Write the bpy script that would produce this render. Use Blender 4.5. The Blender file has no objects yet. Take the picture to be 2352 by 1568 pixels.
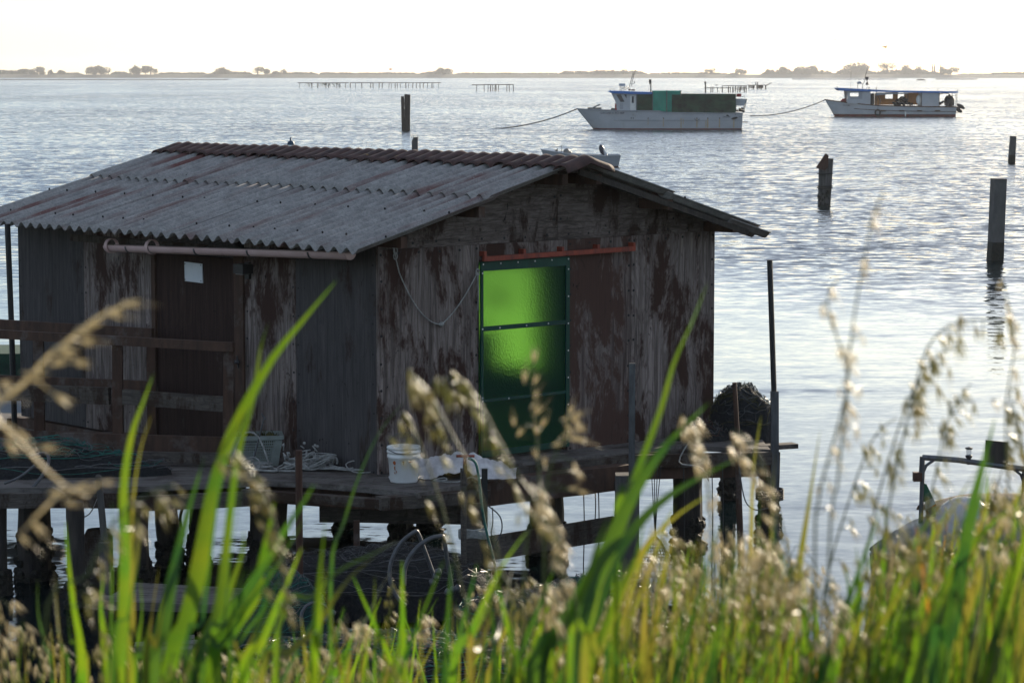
SKY_FILL = 2.1
EXPOSURE = 0.58
HAZE = 0.00009
import bpy, math, random
from mathutils import Vector, Matrix, noise as mnoise
R = math.radians
rnd = random.Random(7)
scene = bpy.context.scene
col = scene.collection

# ------------------------------------------------------------------ camera maths
W, H, F = 2352.0, 1568.0, 6076.0
PITCH = 5.76
TH = R(PITCH)
CAMZ = 4.6
CT, ST = math.cos(TH), math.sin(TH)

def ray(px, py):
    x = (px - W / 2) / F
    y = (H / 2 - py) / F
    return Vector((x, CT + ST * y, -ST + CT * y))

def at(px, py, Y):                       # point on the sight line at distance Y
    d = ray(px, py)
    return Vector((0, 0, CAMZ)) + d * (Y / d.y)

def atz(px, py, z):                      # point on the sight line at height z
    d = ray(px, py)
    return Vector((0, 0, CAMZ)) + d * ((z - CAMZ) / d.z)

# ------------------------------------------------------------------ mesh builder
class MB:
    def __init__(s):
        s.v = []; s.f = []; s.m = []; s.at = {}
    def add(s, vs, fs, mi=0):
        o = len(s.v)
        s.v += [tuple(p) for p in vs]
        s.f += [tuple(i + o for i in f) for f in fs]
        s.m += [mi] * len(fs)
    def box(s, c, d, rot=None, mi=0, taper=1.0):
        hx, hy, hz = d[0] / 2, d[1] / 2, d[2] / 2
        vs = []
        for z, t in ((-hz, 1), (hz, taper)):
            for x, y in ((-hx, -hy), (hx, -hy), (hx, hy), (-hx, hy)):
                p = Vector((x * t, y * t, z))
                if rot is not None: p = rot @ p
                vs.append(p + Vector(c))
        s.add(vs, [(0, 3, 2, 1), (4, 5, 6, 7), (0, 1, 5, 4), (1, 2, 6, 5), (2, 3, 7, 6), (3, 0, 4, 7)], mi)
    def mm(s, a, b, mi=0):               # box from min / max corner
        s.box([(a[i] + b[i]) / 2 for i in range(3)], [abs(b[i] - a[i]) for i in range(3)], mi=mi)
    def beam(s, p, q, w, h, mi=0, up=(0, 0, 1), rough=0.0):
        p, q = Vector(p), Vector(q)
        d = (q - p); L = d.length; d.normalize()
        u = Vector(up)
        sx = d.cross(u)
        if sx.length < 1e-4: sx = d.cross(Vector((0, 1, 0)))
        sx.normalize(); uz = sx.cross(d)
        n = 1 if rough == 0 else max(2, int(L / 0.25))
        rings = []
        for i in range(n + 1):
            c = p + d * (L * i / n)
            r = []
            for a, b in ((-1, -1), (1, -1), (1, 1), (-1, 1)):
                k = 1 + (rnd.uniform(-rough, rough) if rough else 0)
                r.append(c + sx * (a * w / 2 * k) + uz * (b * h / 2 * k))
            rings.append(r)
        vs = [x for r in rings for x in r]
        fs = [(0, 1, 2, 3), tuple(4 * n + i for i in (3, 2, 1, 0))]
        for i in range(n):
            for k in range(4):
                fs.append((4 * i + k, 4 * i + 4 + k, 4 * i + 4 + (k + 1) % 4, 4 * i + (k + 1) % 4))
        s.add(vs, fs, mi)
    def tube(s, pts, r, n=6, mi=0, cap=True):
        pts = [Vector(p) for p in pts]
        rr = r if isinstance(r, (list, tuple)) else [r] * len(pts)
        vs = []; fs = []
        prev = None
        for i, p in enumerate(pts):
            d = (pts[min(i + 1, len(pts) - 1)] - pts[max(i - 1, 0)])
            if d.length < 1e-9: d = Vector((0, 0, 1))
            d.normalize()
            if prev is None:
                a = d.cross(Vector((0, 0, 1)))
                if a.length < 0.05: a = d.cross(Vector((1, 0, 0)))
            else:
                a = prev - d * prev.dot(d)
                if a.length < 1e-6: a = d.cross(Vector((0.3, 1, 0.2)))
            a.normalize(); prev = a
            b = d.cross(a)
            for k in range(n):
                t = 2 * math.pi * k / n
                vs.append(p + (a * math.cos(t) + b * math.sin(t)) * rr[i])
        for i in range(len(pts) - 1):
            for k in range(n):
                fs.append((i * n + k, i * n + (k + 1) % n, (i + 1) * n + (k + 1) % n, (i + 1) * n + k))
        if cap:
            fs.append(tuple(range(n - 1, -1, -1)))
            fs.append(tuple(range((len(pts) - 1) * n, len(pts) * n)))
        s.add(vs, fs, mi)
    def lathe(s, prof, c=(0, 0, 0), n=24, mi=0):
        vs = []; fs = []
        for r, z in prof:
            for k in range(n):
                t = 2 * math.pi * k / n
                vs.append((c[0] + r * math.cos(t), c[1] + r * math.sin(t), c[2] + z))
        for i in range(len(prof) - 1):
            for k in range(n):
                fs.append((i * n + k, i * n + (k + 1) % n, (i + 1) * n + (k + 1) % n, (i + 1) * n + k))
        s.add(vs, fs, mi)
    def grid(s, fn, nu, nv, mi=0):
        vs = [fn(i / nu, j / nv) for j in range(nv + 1) for i in range(nu + 1)]
        fs = [(j * (nu + 1) + i, j * (nu + 1) + i + 1, (j + 1) * (nu + 1) + i + 1, (j + 1) * (nu + 1) + i)
              for j in range(nv) for i in range(nu)]
        s.add(vs, fs, mi)
    def shell(s, fn, off, nu, nv, mi=0):  # grid with thickness
        top = [Vector(fn(i / nu, j / nv)) for j in range(nv + 1) for i in range(nu + 1)]
        bot = [p + Vector(off) for p in top]
        n = len(top); w = nu + 1
        fs = []
        for j in range(nv):
            for i in range(nu):
                a = j * w + i
                fs.append((a, a + 1, a + w + 1, a + w))
                fs.append((n + a, n + a + w, n + a + w + 1, n + a + 1))
        for i in range(nu):
            fs.append((i, n + i, n + i + 1, i + 1))
            a = nv * w + i
            fs.append((a, a + 1, n + a + 1, n + a))
        for j in range(nv):
            a = j * w
            fs.append((a, a + w, n + a + w, n + a))
            a = j * w + nu
            fs.append((a, n + a, n + a + w, a + w))
        s.add(top + bot, fs, mi)
    def ell(s, c, rad, nu=10, nv=7, rot=None, jit=0.0, mi=0):
        vs = []; fs = []
        for j in range(nv + 1):
            ph = math.pi * j / nv
            for i in range(nu):
                t = 2 * math.pi * i / nu
                k = 1 + (rnd.uniform(-jit, jit) if jit else 0)
                p = Vector((rad[0] * math.sin(ph) * math.cos(t), rad[1] * math.sin(ph) * math.sin(t), rad[2] * math.cos(ph))) * k
                if rot is not None: p = rot @ p
                vs.append(p + Vector(c))
        for j in range(nv):
            for i in range(nu):
                fs.append((j * nu + i, (j + 1) * nu + i, (j + 1) * nu + (i + 1) % nu, j * nu + (i + 1) % nu))
        s.add(vs, fs, mi)
    def poly(s, pts, z0, z1, mi=0):       # extruded polygon in XY
        n = len(pts)
        vs = [(p[0], p[1], z0) for p in pts] + [(p[0], p[1], z1) for p in pts]
        fs = [tuple(range(n - 1, -1, -1)), tuple(range(n, 2 * n))]
        fs += [(i, (i + 1) % n, n + (i + 1) % n, n + i) for i in range(n)]
        s.add(vs, fs, mi)
    def prof(s, pts, y0, y1, mi=0):       # extruded polygon in XZ
        n = len(pts)
        vs = [(p[0], y0, p[1]) for p in pts] + [(p[0], y1, p[1]) for p in pts]
        fs = [tuple(range(n)), tuple(range(2 * n - 1, n - 1, -1))]
        fs += [((i + 1) % n, i, n + i, n + (i + 1) % n) for i in range(n)]
        s.add(vs, fs, mi)
    def build(s, name, mats, parent=None, smooth=False):
        me = bpy.data.meshes.new(name)
        me.from_pydata(s.v, [], s.f)
        if not isinstance(mats, (list, tuple)): mats = [mats]
        for m in mats: me.materials.append(m)
        if len(mats) > 1: me.polygons.foreach_set('material_index', s.m)
        if smooth: me.polygons.foreach_set('use_smooth', [True] * len(me.polygons))
        if s.at:
            ca = me.color_attributes.new('leafpos', 'FLOAT_COLOR', 'POINT')
            buf = [0.0] * (4 * len(s.v))
            for i, (t, c) in s.at.items(): buf[4 * i] = t; buf[4 * i + 1] = c
            ca.data.foreach_set('color', buf)
        me.update()
        o = bpy.data.objects.new(name, me)
        col.objects.link(o)
        if parent is not None: o.parent = parent
        return o

def tag(o, label=None, cat=None, group=None, kind=None):
    if label: o['label'] = label
    if cat: o['category'] = cat
    if group: o['group'] = group
    if kind: o['kind'] = kind
    return o

def empty(name, loc=(0, 0, 0), rz=0, label=None, cat=None, group=None):
    o = bpy.data.objects.new(name, None)
    col.objects.link(o)
    o.location = loc; o.rotation_euler = (0, 0, rz)
    o.empty_display_size = 0.2
    return tag(o, label, cat, group)

# ------------------------------------------------------------------ materials
class NT:
    def __init__(s, name):
        s.m = bpy.data.materials.new(name); s.m.use_nodes = True
        s.t = s.m.node_tree; s.t.nodes.clear()
        s.out = s.n('ShaderNodeOutputMaterial')
    def n(s, typ, **k):
        nd = s.t.nodes.new(typ)
        for a, b in k.items(): setattr(nd, a, b)
        return nd
    def l(s, a, b): s.t.links.new(a, b)
    def coord(s, scale=(1, 1, 1), kind='Object', rand=False, rot=(0, 0, 0)):
        tc = s.n('ShaderNodeTexCoord'); mp = s.n('ShaderNodeMapping')
        mp.inputs['Scale'].default_value = scale
        mp.inputs['Rotation'].default_value = rot
        src = tc.outputs[kind]
        if rand:
            oi = s.n('ShaderNodeObjectInfo')
            ad = s.n('ShaderNodeVectorMath', operation='ADD')
            ml = s.n('ShaderNodeMath', operation='MULTIPLY'); ml.inputs[1].default_value = 37.0
            s.l(oi.outputs['Random'], ml.inputs[0])
            s.l(src, ad.inputs[0]); s.l(ml.outputs[0], ad.inputs[1]); src = ad.outputs[0]
        s.l(src, mp.inputs['Vector'])
        return mp.outputs[0]
    def noise(s, vec, scale=1.0, detail=4, rough=0.6, dist=0.0):
        nd = s.n('ShaderNodeTexNoise')
        nd.inputs['Scale'].default_value = scale; nd.inputs['Detail'].default_value = detail
        nd.inputs['Roughness'].default_value = rough; nd.inputs['Distortion'].default_value = dist
        s.l(vec, nd.inputs['Vector'])
        return nd.outputs['Fac']
    def ramp(s, fac, a, b, ca=(0, 0, 0, 1), cb=(1, 1, 1, 1)):
        nd = s.n('ShaderNodeValToRGB')
        e = nd.color_ramp.elements
        e[0].position = a; e[0].color = ca; e[1].position = b; e[1].color = cb
        s.l(fac, nd.inputs[0])
        return nd.outputs[0]
    def mix(s, fac, a, b):
        nd = s.n('ShaderNodeMix', data_type='RGBA')
        if isinstance(fac, (int, float)): nd.inputs[0].default_value = fac
        else: s.l(fac, nd.inputs[0])
        for i, c in ((6, a), (7, b)):
            if isinstance(c, (tuple, list)): nd.inputs[i].default_value = tuple(c[:3]) + (1,)
            else: s.l(c, nd.inputs[i])
        return nd.outputs[2]
    def bump(s, h, dist=0.01, strength=1.0):
        nd = s.n('ShaderNodeBump')
        nd.inputs['Distance'].default_value = dist; nd.inputs['Strength'].default_value = strength
        s.l(h, nd.inputs['Height'])
        return nd.outputs[0]
    def prin(s, color, rough=0.7, metal=0.0, spec=0.5, normal=None, **k):
        p = s.n('ShaderNodeBsdfPrincipled')
        if isinstance(color, (tuple, list)): p.inputs['Base Color'].default_value = tuple(color[:3]) + (1,)
        else: s.l(color, p.inputs['Base Color'])
        if isinstance(rough, (int, float)): p.inputs['Roughness'].default_value = rough
        else: s.l(rough, p.inputs['Roughness'])
        p.inputs['Metallic'].default_value = metal
        p.inputs['Specular IOR Level'].default_value = spec
        if normal is not None: s.l(normal, p.inputs['Normal'])
        for a, b in k.items(): p.inputs[a].default_value = b
        s.l(p.outputs[0], s.out.inputs[0])
        return p

def simple(name, c1, c2=None, sc=(8, 8, 8), rough=0.7, metal=0.0, spec=0.4, bump=0.004, c3=None, t3=(0.55, 0.7), s3=3.0, rand=True, t=(0.35, 0.65)):
    n = NT(name)
    v = n.coord(sc, rand=rand)
    f = n.noise(v, 1.0, 5, 0.65)
    c = n.mix(n.ramp(f, t[0], t[1]), c1, c2 or [x * 0.6 for x in c1])
    if c3:
        f3 = n.noise(n.coord((s3, s3, s3), rand=rand), 1.0, 5, 0.7)
        c = n.mix(n.ramp(f3, *t3), c, c3)
    nm = n.bump(f, bump) if bump else None
    n.prin(c, rough, metal, spec, nm)
    return n.m

def plywood(name, grey, grey2, brown, horiz=False, patch=(0.49, 0.57), gs=26):
    n = NT(name)
    g = (3.2, 3.2, 30) if horiz else (gs, gs, 1.1)
    f = n.noise(n.coord(g, rand=True), 1.0, 8, 0.72, 0.6)
    base = n.mix(n.ramp(f, 0.36, 0.62), grey2, grey)
    fine = n.noise(n.coord((g[0] * 4, g[1] * 4, g[2] * 3), rand=True), 1.0, 4, 0.7)
    # growth-ring figure
    wv = n.noise(n.coord((1.2, 1.2, 5) if horiz else (5, 5, 0.8), rand=True), 1.0, 2, 0.4, 1.2)
    sn = n.n('ShaderNodeMath', operation='SINE'); ml = n.n('ShaderNodeMath', operation='MULTIPLY')
    ml.inputs[1].default_value = 70 if horiz else 55
    n.l(wv, ml.inputs[0]); n.l(ml.outputs[0], sn.inputs[0])
    base = n.mix(n.ramp(sn.outputs[0], 0.2, 1.0, (0, 0, 0, 1), (0.4, 0.4, 0.4, 1)), base, grey2)
    p1 = n.noise(n.coord((2.6, 2.6, 1.1), rand=True), 1.0, 6, 0.72, 0.3)
    ad = n.n('ShaderNodeMath', operation='MULTIPLY_ADD'); ad.inputs[1].default_value = 0.28
    n.l(f, ad.inputs[0]); sb = n.n('ShaderNodeMath', operation='SUBTRACT'); sb.inputs[1].default_value = 0.14
    n.l(p1, sb.inputs[0]); n.l(sb.outputs[0], ad.inputs[2])
    base = n.mix(n.ramp(ad.outputs[0], *patch), base, brown)
    k = n.noise(n.coord((7, 7, 3.5), rand=True), 1.0, 3, 0.8, 1.5)
    base = n.mix(n.ramp(k, 0.66, 0.72), base, (0.015, 0.011, 0.009))
    base = n.mix(n.ramp(fine, 0.28, 0.5, (0.55, 0.55, 0.55, 1), (0, 0, 0, 1)), base, (0.02, 0.017, 0.016))
    n.prin(base, 0.85, 0, 0.25, n.bump(f, 0.006))
    return n.m

M = {}
M['ply'] = plywood('ply', (0.303, 0.249, 0.228), (0.074, 0.058, 0.051), (0.046, 0.022, 0.016))
M['ply_red'] = plywood('ply_red', (0.237, 0.195, 0.177), (0.061, 0.039, 0.035), (0.077, 0.041, 0.032), patch=(0.47, 0.53))
M['ply_h'] = plywood('ply_h', (0.221, 0.182, 0.165), (0.058, 0.045, 0.038), (0.035, 0.019, 0.013), True, patch=(0.52, 0.6))
M['ply_dark'] = plywood('ply_dark', (0.092, 0.084, 0.084), (0.047, 0.043, 0.044), (0.036, 0.022, 0.017), patch=(0.56, 0.66))
M['door_brown'] = plywood('door_brown', (0.05, 0.028, 0.022), (0.022, 0.011, 0.009), (0.07, 0.055, 0.05), patch=(0.62, 0.7))
M['timber'] = plywood('timber', (0.128, 0.112, 0.096), (0.056, 0.046, 0.040), (0.040, 0.024, 0.016), True)
M['timber_brown'] = simple('timber_brown', (0.085, 0.045, 0.03), (0.045, 0.026, 0.018), (14, 14, 3), 0.85, c3=(0.12, 0.10, 0.09))
M['deckwood'] = simple('deckwood', (0.17, 0.155, 0.14), (0.07, 0.06, 0.055), (3, 20, 20), 0.8, bump=0.01, c3=(0.05, 0.04, 0.035), t3=(0.5, 0.65))
M['pile'] = simple('pile', (0.06, 0.05, 0.042), (0.025, 0.022, 0.02), (12, 12, 2), 0.85, bump=0.02, c3=(0.03, 0.027, 0.02))
M['grey_post'] = simple('grey_post', (0.13, 0.125, 0.12), (0.06, 0.055, 0.05), (14, 14, 1.5), 0.85, bump=0.012, rand=False)
M['concrete'] = simple('concrete', (0.13, 0.125, 0.12), (0.08, 0.078, 0.075), (4, 4, 2), 0.9)
M['mussel'] = simple('mussel', (0.035, 0.032, 0.022), (0.012, 0.012, 0.01), (22, 22, 22), 0.7, bump=0.04)
M['bolt'] = simple('bolt', (0.012, 0.010, 0.010), None, rough=0.6, bump=0)
M['tile'] = simple('tile', (0.085, 0.043, 0.037), (0.035, 0.021, 0.019), (9, 9, 9), 0.8, c3=(0.26, 0.17, 0.02), t3=(0.66, 0.70), s3=5.0)
M['black'] = simple('black', (0.012, 0.012, 0.014), (0.02, 0.02, 0.022), rough=0.5, bump=0)
M['steel'] = simple('steel', (0.13, 0.14, 0.15), (0.07, 0.07, 0.075), (20, 20, 4), 0.45, 0.6, bump=0.002)
M['rust'] = simple('rust', (0.085, 0.04, 0.025), (0.05, 0.022, 0.015), (20, 20, 8), 0.6, 0.2)
M['redpaint'] = simple('redpaint', (0.33, 0.06, 0.03), (0.16, 0.035, 0.025), (20, 20, 8), 0.6)
M['pinkpvc'] = simple('pinkpvc', (0.66, 0.47, 0.45), (0.56, 0.38, 0.36), (4, 4, 4), 0.45, bump=0, c3=(0.34, 0.22, 0.19), t3=(0.6, 0.75))
M['white'] = simple('white', (0.74, 0.74, 0.72), (0.60, 0.60, 0.58), (5, 5, 5), 0.5, bump=0)
M['bucket'] = simple('bucket', (0.78, 0.78, 0.77), (0.68, 0.68, 0.66), (5, 5, 5), 0.4, bump=0)
M['basket'] = simple('basket', (0.25, 0.29, 0.27), (0.17, 0.19, 0.17), (7, 7, 7), 0.6, bump=0)
M['cloth'] = simple('cloth', (0.62, 0.60, 0.60), (0.36, 0.34, 0.34), (9, 9, 9), 0.9, bump=0.004, t=(0.4, 0.7))
M['rope'] = simple('rope', (0.38, 0.38, 0.36), (0.20, 0.20, 0.19), (30, 30, 30), 0.8, bump=0)
M['ropedark'] = simple('ropedark', (0.05, 0.048, 0.045), (0.03, 0.03, 0.03), rough=0.8, bump=0)
M['ropegreen'] = simple('ropegreen', (0.02, 0.16, 0.13), (0.012, 0.07, 0.06), (20, 20, 20), 0.7, bump=0)
M['net'] = simple('net', (0.022, 0.024, 0.026), (0.008, 0.009, 0.010), (34, 34, 34), 0.85, bump=0.03)
M['netgreen'] = simple('netgreen', (0.015, 0.06, 0.05), (0.008, 0.02, 0.02), (34, 34, 34), 0.85, bump=0.03)
M['hoop'] = simple('hoop', (0.10, 0.105, 0.11), (0.06, 0.06, 0.065), (20, 20, 20), 0.4, bump=0)
M['weed'] = simple('weed', (0.10, 0.09, 0.02), (0.03, 0.03, 0.012), (30, 30, 30), 0.8, bump=0.01)
M['paper'] = simple('paper', (0.72, 0.74, 0.76), (0.64, 0.66, 0.70), (6, 6, 6), 0.6, bump=0)
M['stain'] = simple('stain', (0.30, 0.05, 0.02), (0.38, 0.14, 0.04), (60, 60, 60), 0.7, bump=0)
M['hullwhite'] = simple('hullwhite', (0.44, 0.46, 0.49), (0.36, 0.38, 0.41), (0.6, 0.6, 0.6), 0.45, bump=0, c3=(0.27, 0.23, 0.18), t3=(0.62, 0.78), s3=1.3)
M['hullgrey'] = simple('hullgrey', (0.32, 0.34, 0.37), (0.26, 0.28, 0.31), (1, 1, 1), 0.5, bump=0)
M['antifoul'] = simple('antifoul', (0.14, 0.025, 0.02), (0.06, 0.015, 0.015), (2, 2, 2), 0.7, bump=0)
M['capblue'] = simple('capblue', (0.01, 0.05, 0.10), None, rough=0.5, bump=0)
M['blue'] = simple('blue', (0.03, 0.17, 0.5), (0.02, 0.13, 0.42), (2, 2, 2), 0.5, bump=0)
M['navy'] = simple('navy', (0.015, 0.022, 0.05), (0.01, 0.014, 0.03), (5, 5, 5), 0.3, bump=0)
M['tarpgreen'] = simple('tarpgreen', (0.015, 0.27, 0.19), (0.012, 0.20, 0.15), (1.4, 1.4, 1.4), 0.7, bump=0.02)
M['nettarp'] = simple('nettarp', (0.007, 0.014, 0.014), (0.02, 0.07, 0.04), (0.8, 0.8, 1.4), 0.85, bump=0.06, c3=(0.012, 0.16, 0.07), t3=(0.66, 0.72), s3=0.9)
M['orangecanvas'] = simple('orangecanvas', (0.55, 0.24, 0.07), (0.45, 0.18, 0.05), (1.5, 1.5, 1.5), 0.8, bump=0)
M['darkglass'] = simple('darkglass', (0.02, 0.035, 0.07), None, rough=0.1, bump=0, spec=0.6)
M['red'] = simple('red', (0.35, 0.02, 0.03), None, rough=0.5, bump=0)
M['rubber'] = simple('rubber', (0.014, 0.014, 0.015), None, rough=0.7, bump=0)
M['tarpbrown'] = simple('tarpbrown', (0.16, 0.115, 0.085), (0.09, 0.065, 0.05), (4, 4, 4), 0.7, bump=0.02)
M['tarpgrey'] = simple('tarpgrey', (0.20, 0.20, 0.19), (0.11, 0.11, 0.11), (4, 4, 4), 0.5, bump=0.02)
M['flaggreen'] = simple('flaggreen', (0.02, 0.12, 0.06), None, bump=0)
M['flagwhite'] = simple('flagwhite', (0.5, 0.5, 0.46), None, bump=0)
M['flagred'] = simple('flagred', (0.4, 0.06, 0.03), None, bump=0)

def roofmat():
    n = NT('asbestos')
    v = n.coord((1, 1, 1))
    fine = n.noise(v, 38, 5, 0.75)
    med = n.noise(v, 7, 4, 0.6)
    c = n.mix(n.ramp(med, 0.3, 0.7), (0.22, 0.212, 0.205), (0.35, 0.34, 0.325))
    c = n.mix(n.ramp(fine, 0.36, 0.55, (.7, .7, .7, 1), (0, 0, 0, 1)), c, (0.14, 0.145, 0.15))
    st = n.noise(n.coord((0.35, 5.5, 0.35)), 1.0, 4, 0.6)
    st2 = n.noise(n.coord((0.8, 1.3, 0.8)), 1.0, 3, 0.6)
    mu = n.n('ShaderNodeMath', operation='MULTIPLY')
    n.l(n.ramp(st, 0.48, 0.64), mu.inputs[0]); n.l(n.ramp(st2, 0.42, 0.60), mu.inputs[1])
    c = n.mix(mu.outputs[0], c, (0.135, 0.06, 0.055))
    li = n.noise(v, 90, 2, 0.5)
    c = n.mix(n.ramp(li, 0.66, 0.72), c, (0.42, 0.42, 0.40))
    n.prin(c, 0.9, 0, 0.2, n.bump(fine, 0.0025))
    return n.m
M['asbestos'] = roofmat()

def leafmat(name, dif, tra, yel, k=0.55, sp=0.5, sc=(3, 3, 14)):
    n = NT(name)
    f = n.noise(n.coord(sc, rand=True), 1.0, 4, 0.6)
    fr = n.ramp(f, 0.35, 0.7)
    at_ = n.n('ShaderNodeAttribute', attribute_name='leafpos'); sp_ = n.n('ShaderNodeSeparateXYZ'); n.l(at_.outputs['Vector'], sp_.inputs[0])
    vm = n.n('ShaderNodeMath', operation='MULTIPLY'); vm.inputs[1].default_value = 62.0; n.l(sp_.outputs[1], vm.inputs[0])
    vs_n = n.n('ShaderNodeMath', operation='SINE'); n.l(vm.outputs[0], vs_n.inputs[0])
    vein = n.ramp(vs_n.outputs[0], 0.1, 1.0, (0, 0, 0, 1), (.45, .45, .45, 1))
    tipn = n.n('ShaderNodeMath', operation='MULTIPLY_ADD'); tipn.inputs[1].default_value = .35; n.l(f, tipn.inputs[0]); n.l(sp_.outputs[0], tipn.inputs[2])
    tip = n.ramp(tipn.outputs[0], 1.0, 1.14)
    d = n.n('ShaderNodeBsdfDiffuse'); t = n.n('ShaderNodeBsdfTranslucent'); g = n.n('ShaderNodeBsdfGlossy')
    n.l(n.mix(tip, n.mix(vein, n.mix(fr, dif, [x * 0.6 for x in dif]), [x * .5 for x in dif]), (0.16, 0.10, 0.05)), d.inputs[0])
    n.l(n.mix(tip, n.mix(vein, n.mix(fr, tra, yel), [x * .5 for x in tra]), (0.25, 0.15, 0.05)), t.inputs[0])
    g.inputs['Roughness'].default_value = 0.38
    g.inputs[0].default_value = (0.8, 0.8, 0.8, 1)
    m1 = n.n('ShaderNodeMixShader'); m1.inputs[0].default_value = k
    n.l(d.outputs[0], m1.inputs[1]); n.l(t.outputs[0], m1.inputs[2])
    fz = n.n('ShaderNodeFresnel'); fz.inputs[0].default_value = 1.42
    mf = n.n('ShaderNodeMath', operation='MULTIPLY'); mf.inputs[1].default_value = sp
    n.l(fz.outputs[0], mf.inputs[0])
    m2 = n.n('ShaderNodeMixShader')
    n.l(mf.outputs[0], m2.inputs[0]); n.l(m1.outputs[0], m2.inputs[1]); n.l(g.outputs[0], m2.inputs[2])
    n.l(m2.outputs[0], n.out.inputs[0])
    return n.m
M['leaf'] = leafmat('leaf', (0.03, 0.085, 0.022), (0.10, 0.25, 0.010), (0.24, 0.32, 0.008), 0.58)
M['leafdark'] = leafmat('leafdark', (0.022, 0.065, 0.028), (0.035, 0.12, 0.015), (0.11, 0.22, 0.01), 0.5)
M['leafyellow'] = leafmat('leafyellow', (0.06, 0.10, 0.02), (0.20, 0.24, 0.02), (0.30, 0.24, 0.04), 0.55)
M['straw'] = leafmat('straw', (0.62, 0.54, 0.37), (0.99, 0.88, 0.62), (1.0, 0.91, 0.68), 0.68, 0.6)
M['strawgreen'] = leafmat('strawgreen', (0.20, 0.19, 0.08), (0.62, 0.62, 0.20), (0.90, 0.78, 0.50), 0.6, 0.5, sc=(9, 9, 9))
M['stemgreen'] = leafmat('stemgreen', (0.07, 0.11, 0.03), (0.12, 0.2, 0.03), (0.2, 0.2, 0.05), 0.4)
M['orange'] = leafmat('orange', (0.30, 0.12, 0.02), (0.5, 0.2, 0.02), (0.5, 0.26, 0.03), 0.5)
M['foliage'] = simple('foliage', (0.045, 0.06, 0.028), (0.07, 0.085, 0.035), (0.2, 0.2, 0.2), 0.9, bump=0)
M['bark'] = simple('bark', (0.07, 0.055, 0.045), None, (2, 2, 2), 0.9)
# ------------------------------------------------------------------ camera, light, world
SUN_AZ, SUN_EL = 28.0, 15.0
cam = bpy.data.cameras.new('camera'); camo = bpy.data.objects.new('camera', cam); col.objects.link(camo)
camo.location = (0, 0, CAMZ); camo.rotation_euler = (R(90 - PITCH), 0, 0)
cam.sensor_width = 36; cam.lens = 36 * F / W; cam.clip_start = 0.1; cam.clip_end = 20000
cam.dof.use_dof = True; cam.dof.focus_distance = 25.5; cam.dof.aperture_fstop = 11.5
scene.camera = camo

sd = Vector((math.sin(R(SUN_AZ)) * math.cos(R(SUN_EL)), math.cos(R(SUN_AZ)) * math.cos(R(SUN_EL)), math.sin(R(SUN_EL))))
sl = bpy.data.lights.new('sun', 'SUN'); sl.energy = 5.0; sl.angle = R(0.53); sl.color = (1.0, 0.86, 0.66)
so = bpy.data.objects.new('sun', sl); col.objects.link(so)
so.rotation_euler = (-sd).to_track_quat('-Z', 'Y').to_euler()

world = bpy.data.worlds.new('World'); scene.world = world; world.use_nodes = True
wt = world.node_tree; wt.nodes.clear()
wo = wt.nodes.new('ShaderNodeOutputWorld'); bg = wt.nodes.new('ShaderNodeBackground'); sky = wt.nodes.new('ShaderNodeTexSky')
sky.sky_type = 'NISHITA'; sky.sun_disc = False
sky.sun_elevation = R(SUN_EL); sky.sun_rotation = R(SUN_AZ)
sky.altitude = 0; sky.air_density = 0.9; sky.dust_density = 0.6; sky.ozone_density = 2.4
bg.inputs[1].default_value = 0.09
# even pale fill added to the whole sky to raise the ambient light
sky_fill = wt.nodes.new('ShaderNodeMix'); sky_fill.data_type = 'RGBA'; sky_fill.blend_type = 'ADD'; sky_fill.inputs[0].default_value = 1.0
sky_fill.inputs[7].default_value = (SKY_FILL * 0.96, SKY_FILL * 0.98, SKY_FILL * 1.02, 1)
wt.links.new(sky.outputs[0], sky_fill.inputs[6]); wt.links.new(sky_fill.outputs[2], bg.inputs[0]); wt.links.new(bg.outputs[0], wo.inputs[0])

vs = scene.view_settings
scene.display_settings.display_device = 'sRGB'
vs.view_transform = 'Standard'; vs.look = 'None'; vs.exposure = EXPOSURE; vs.gamma = 1; vs.use_curve_mapping = False
scene.cycles.use_denoising = True
scene.cycles.max_bounces = 8; scene.cycles.transparent_max_bounces = 12; scene.cycles.transmission_bounces = 6
scene.cycles.volume_bounces = 0; scene.cycles.sample_clamp_indirect = 6; scene.cycles.sample_clamp_direct = 30
scene.cycles.caustics_reflective = False; scene.cycles.caustics_refractive = False

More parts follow.
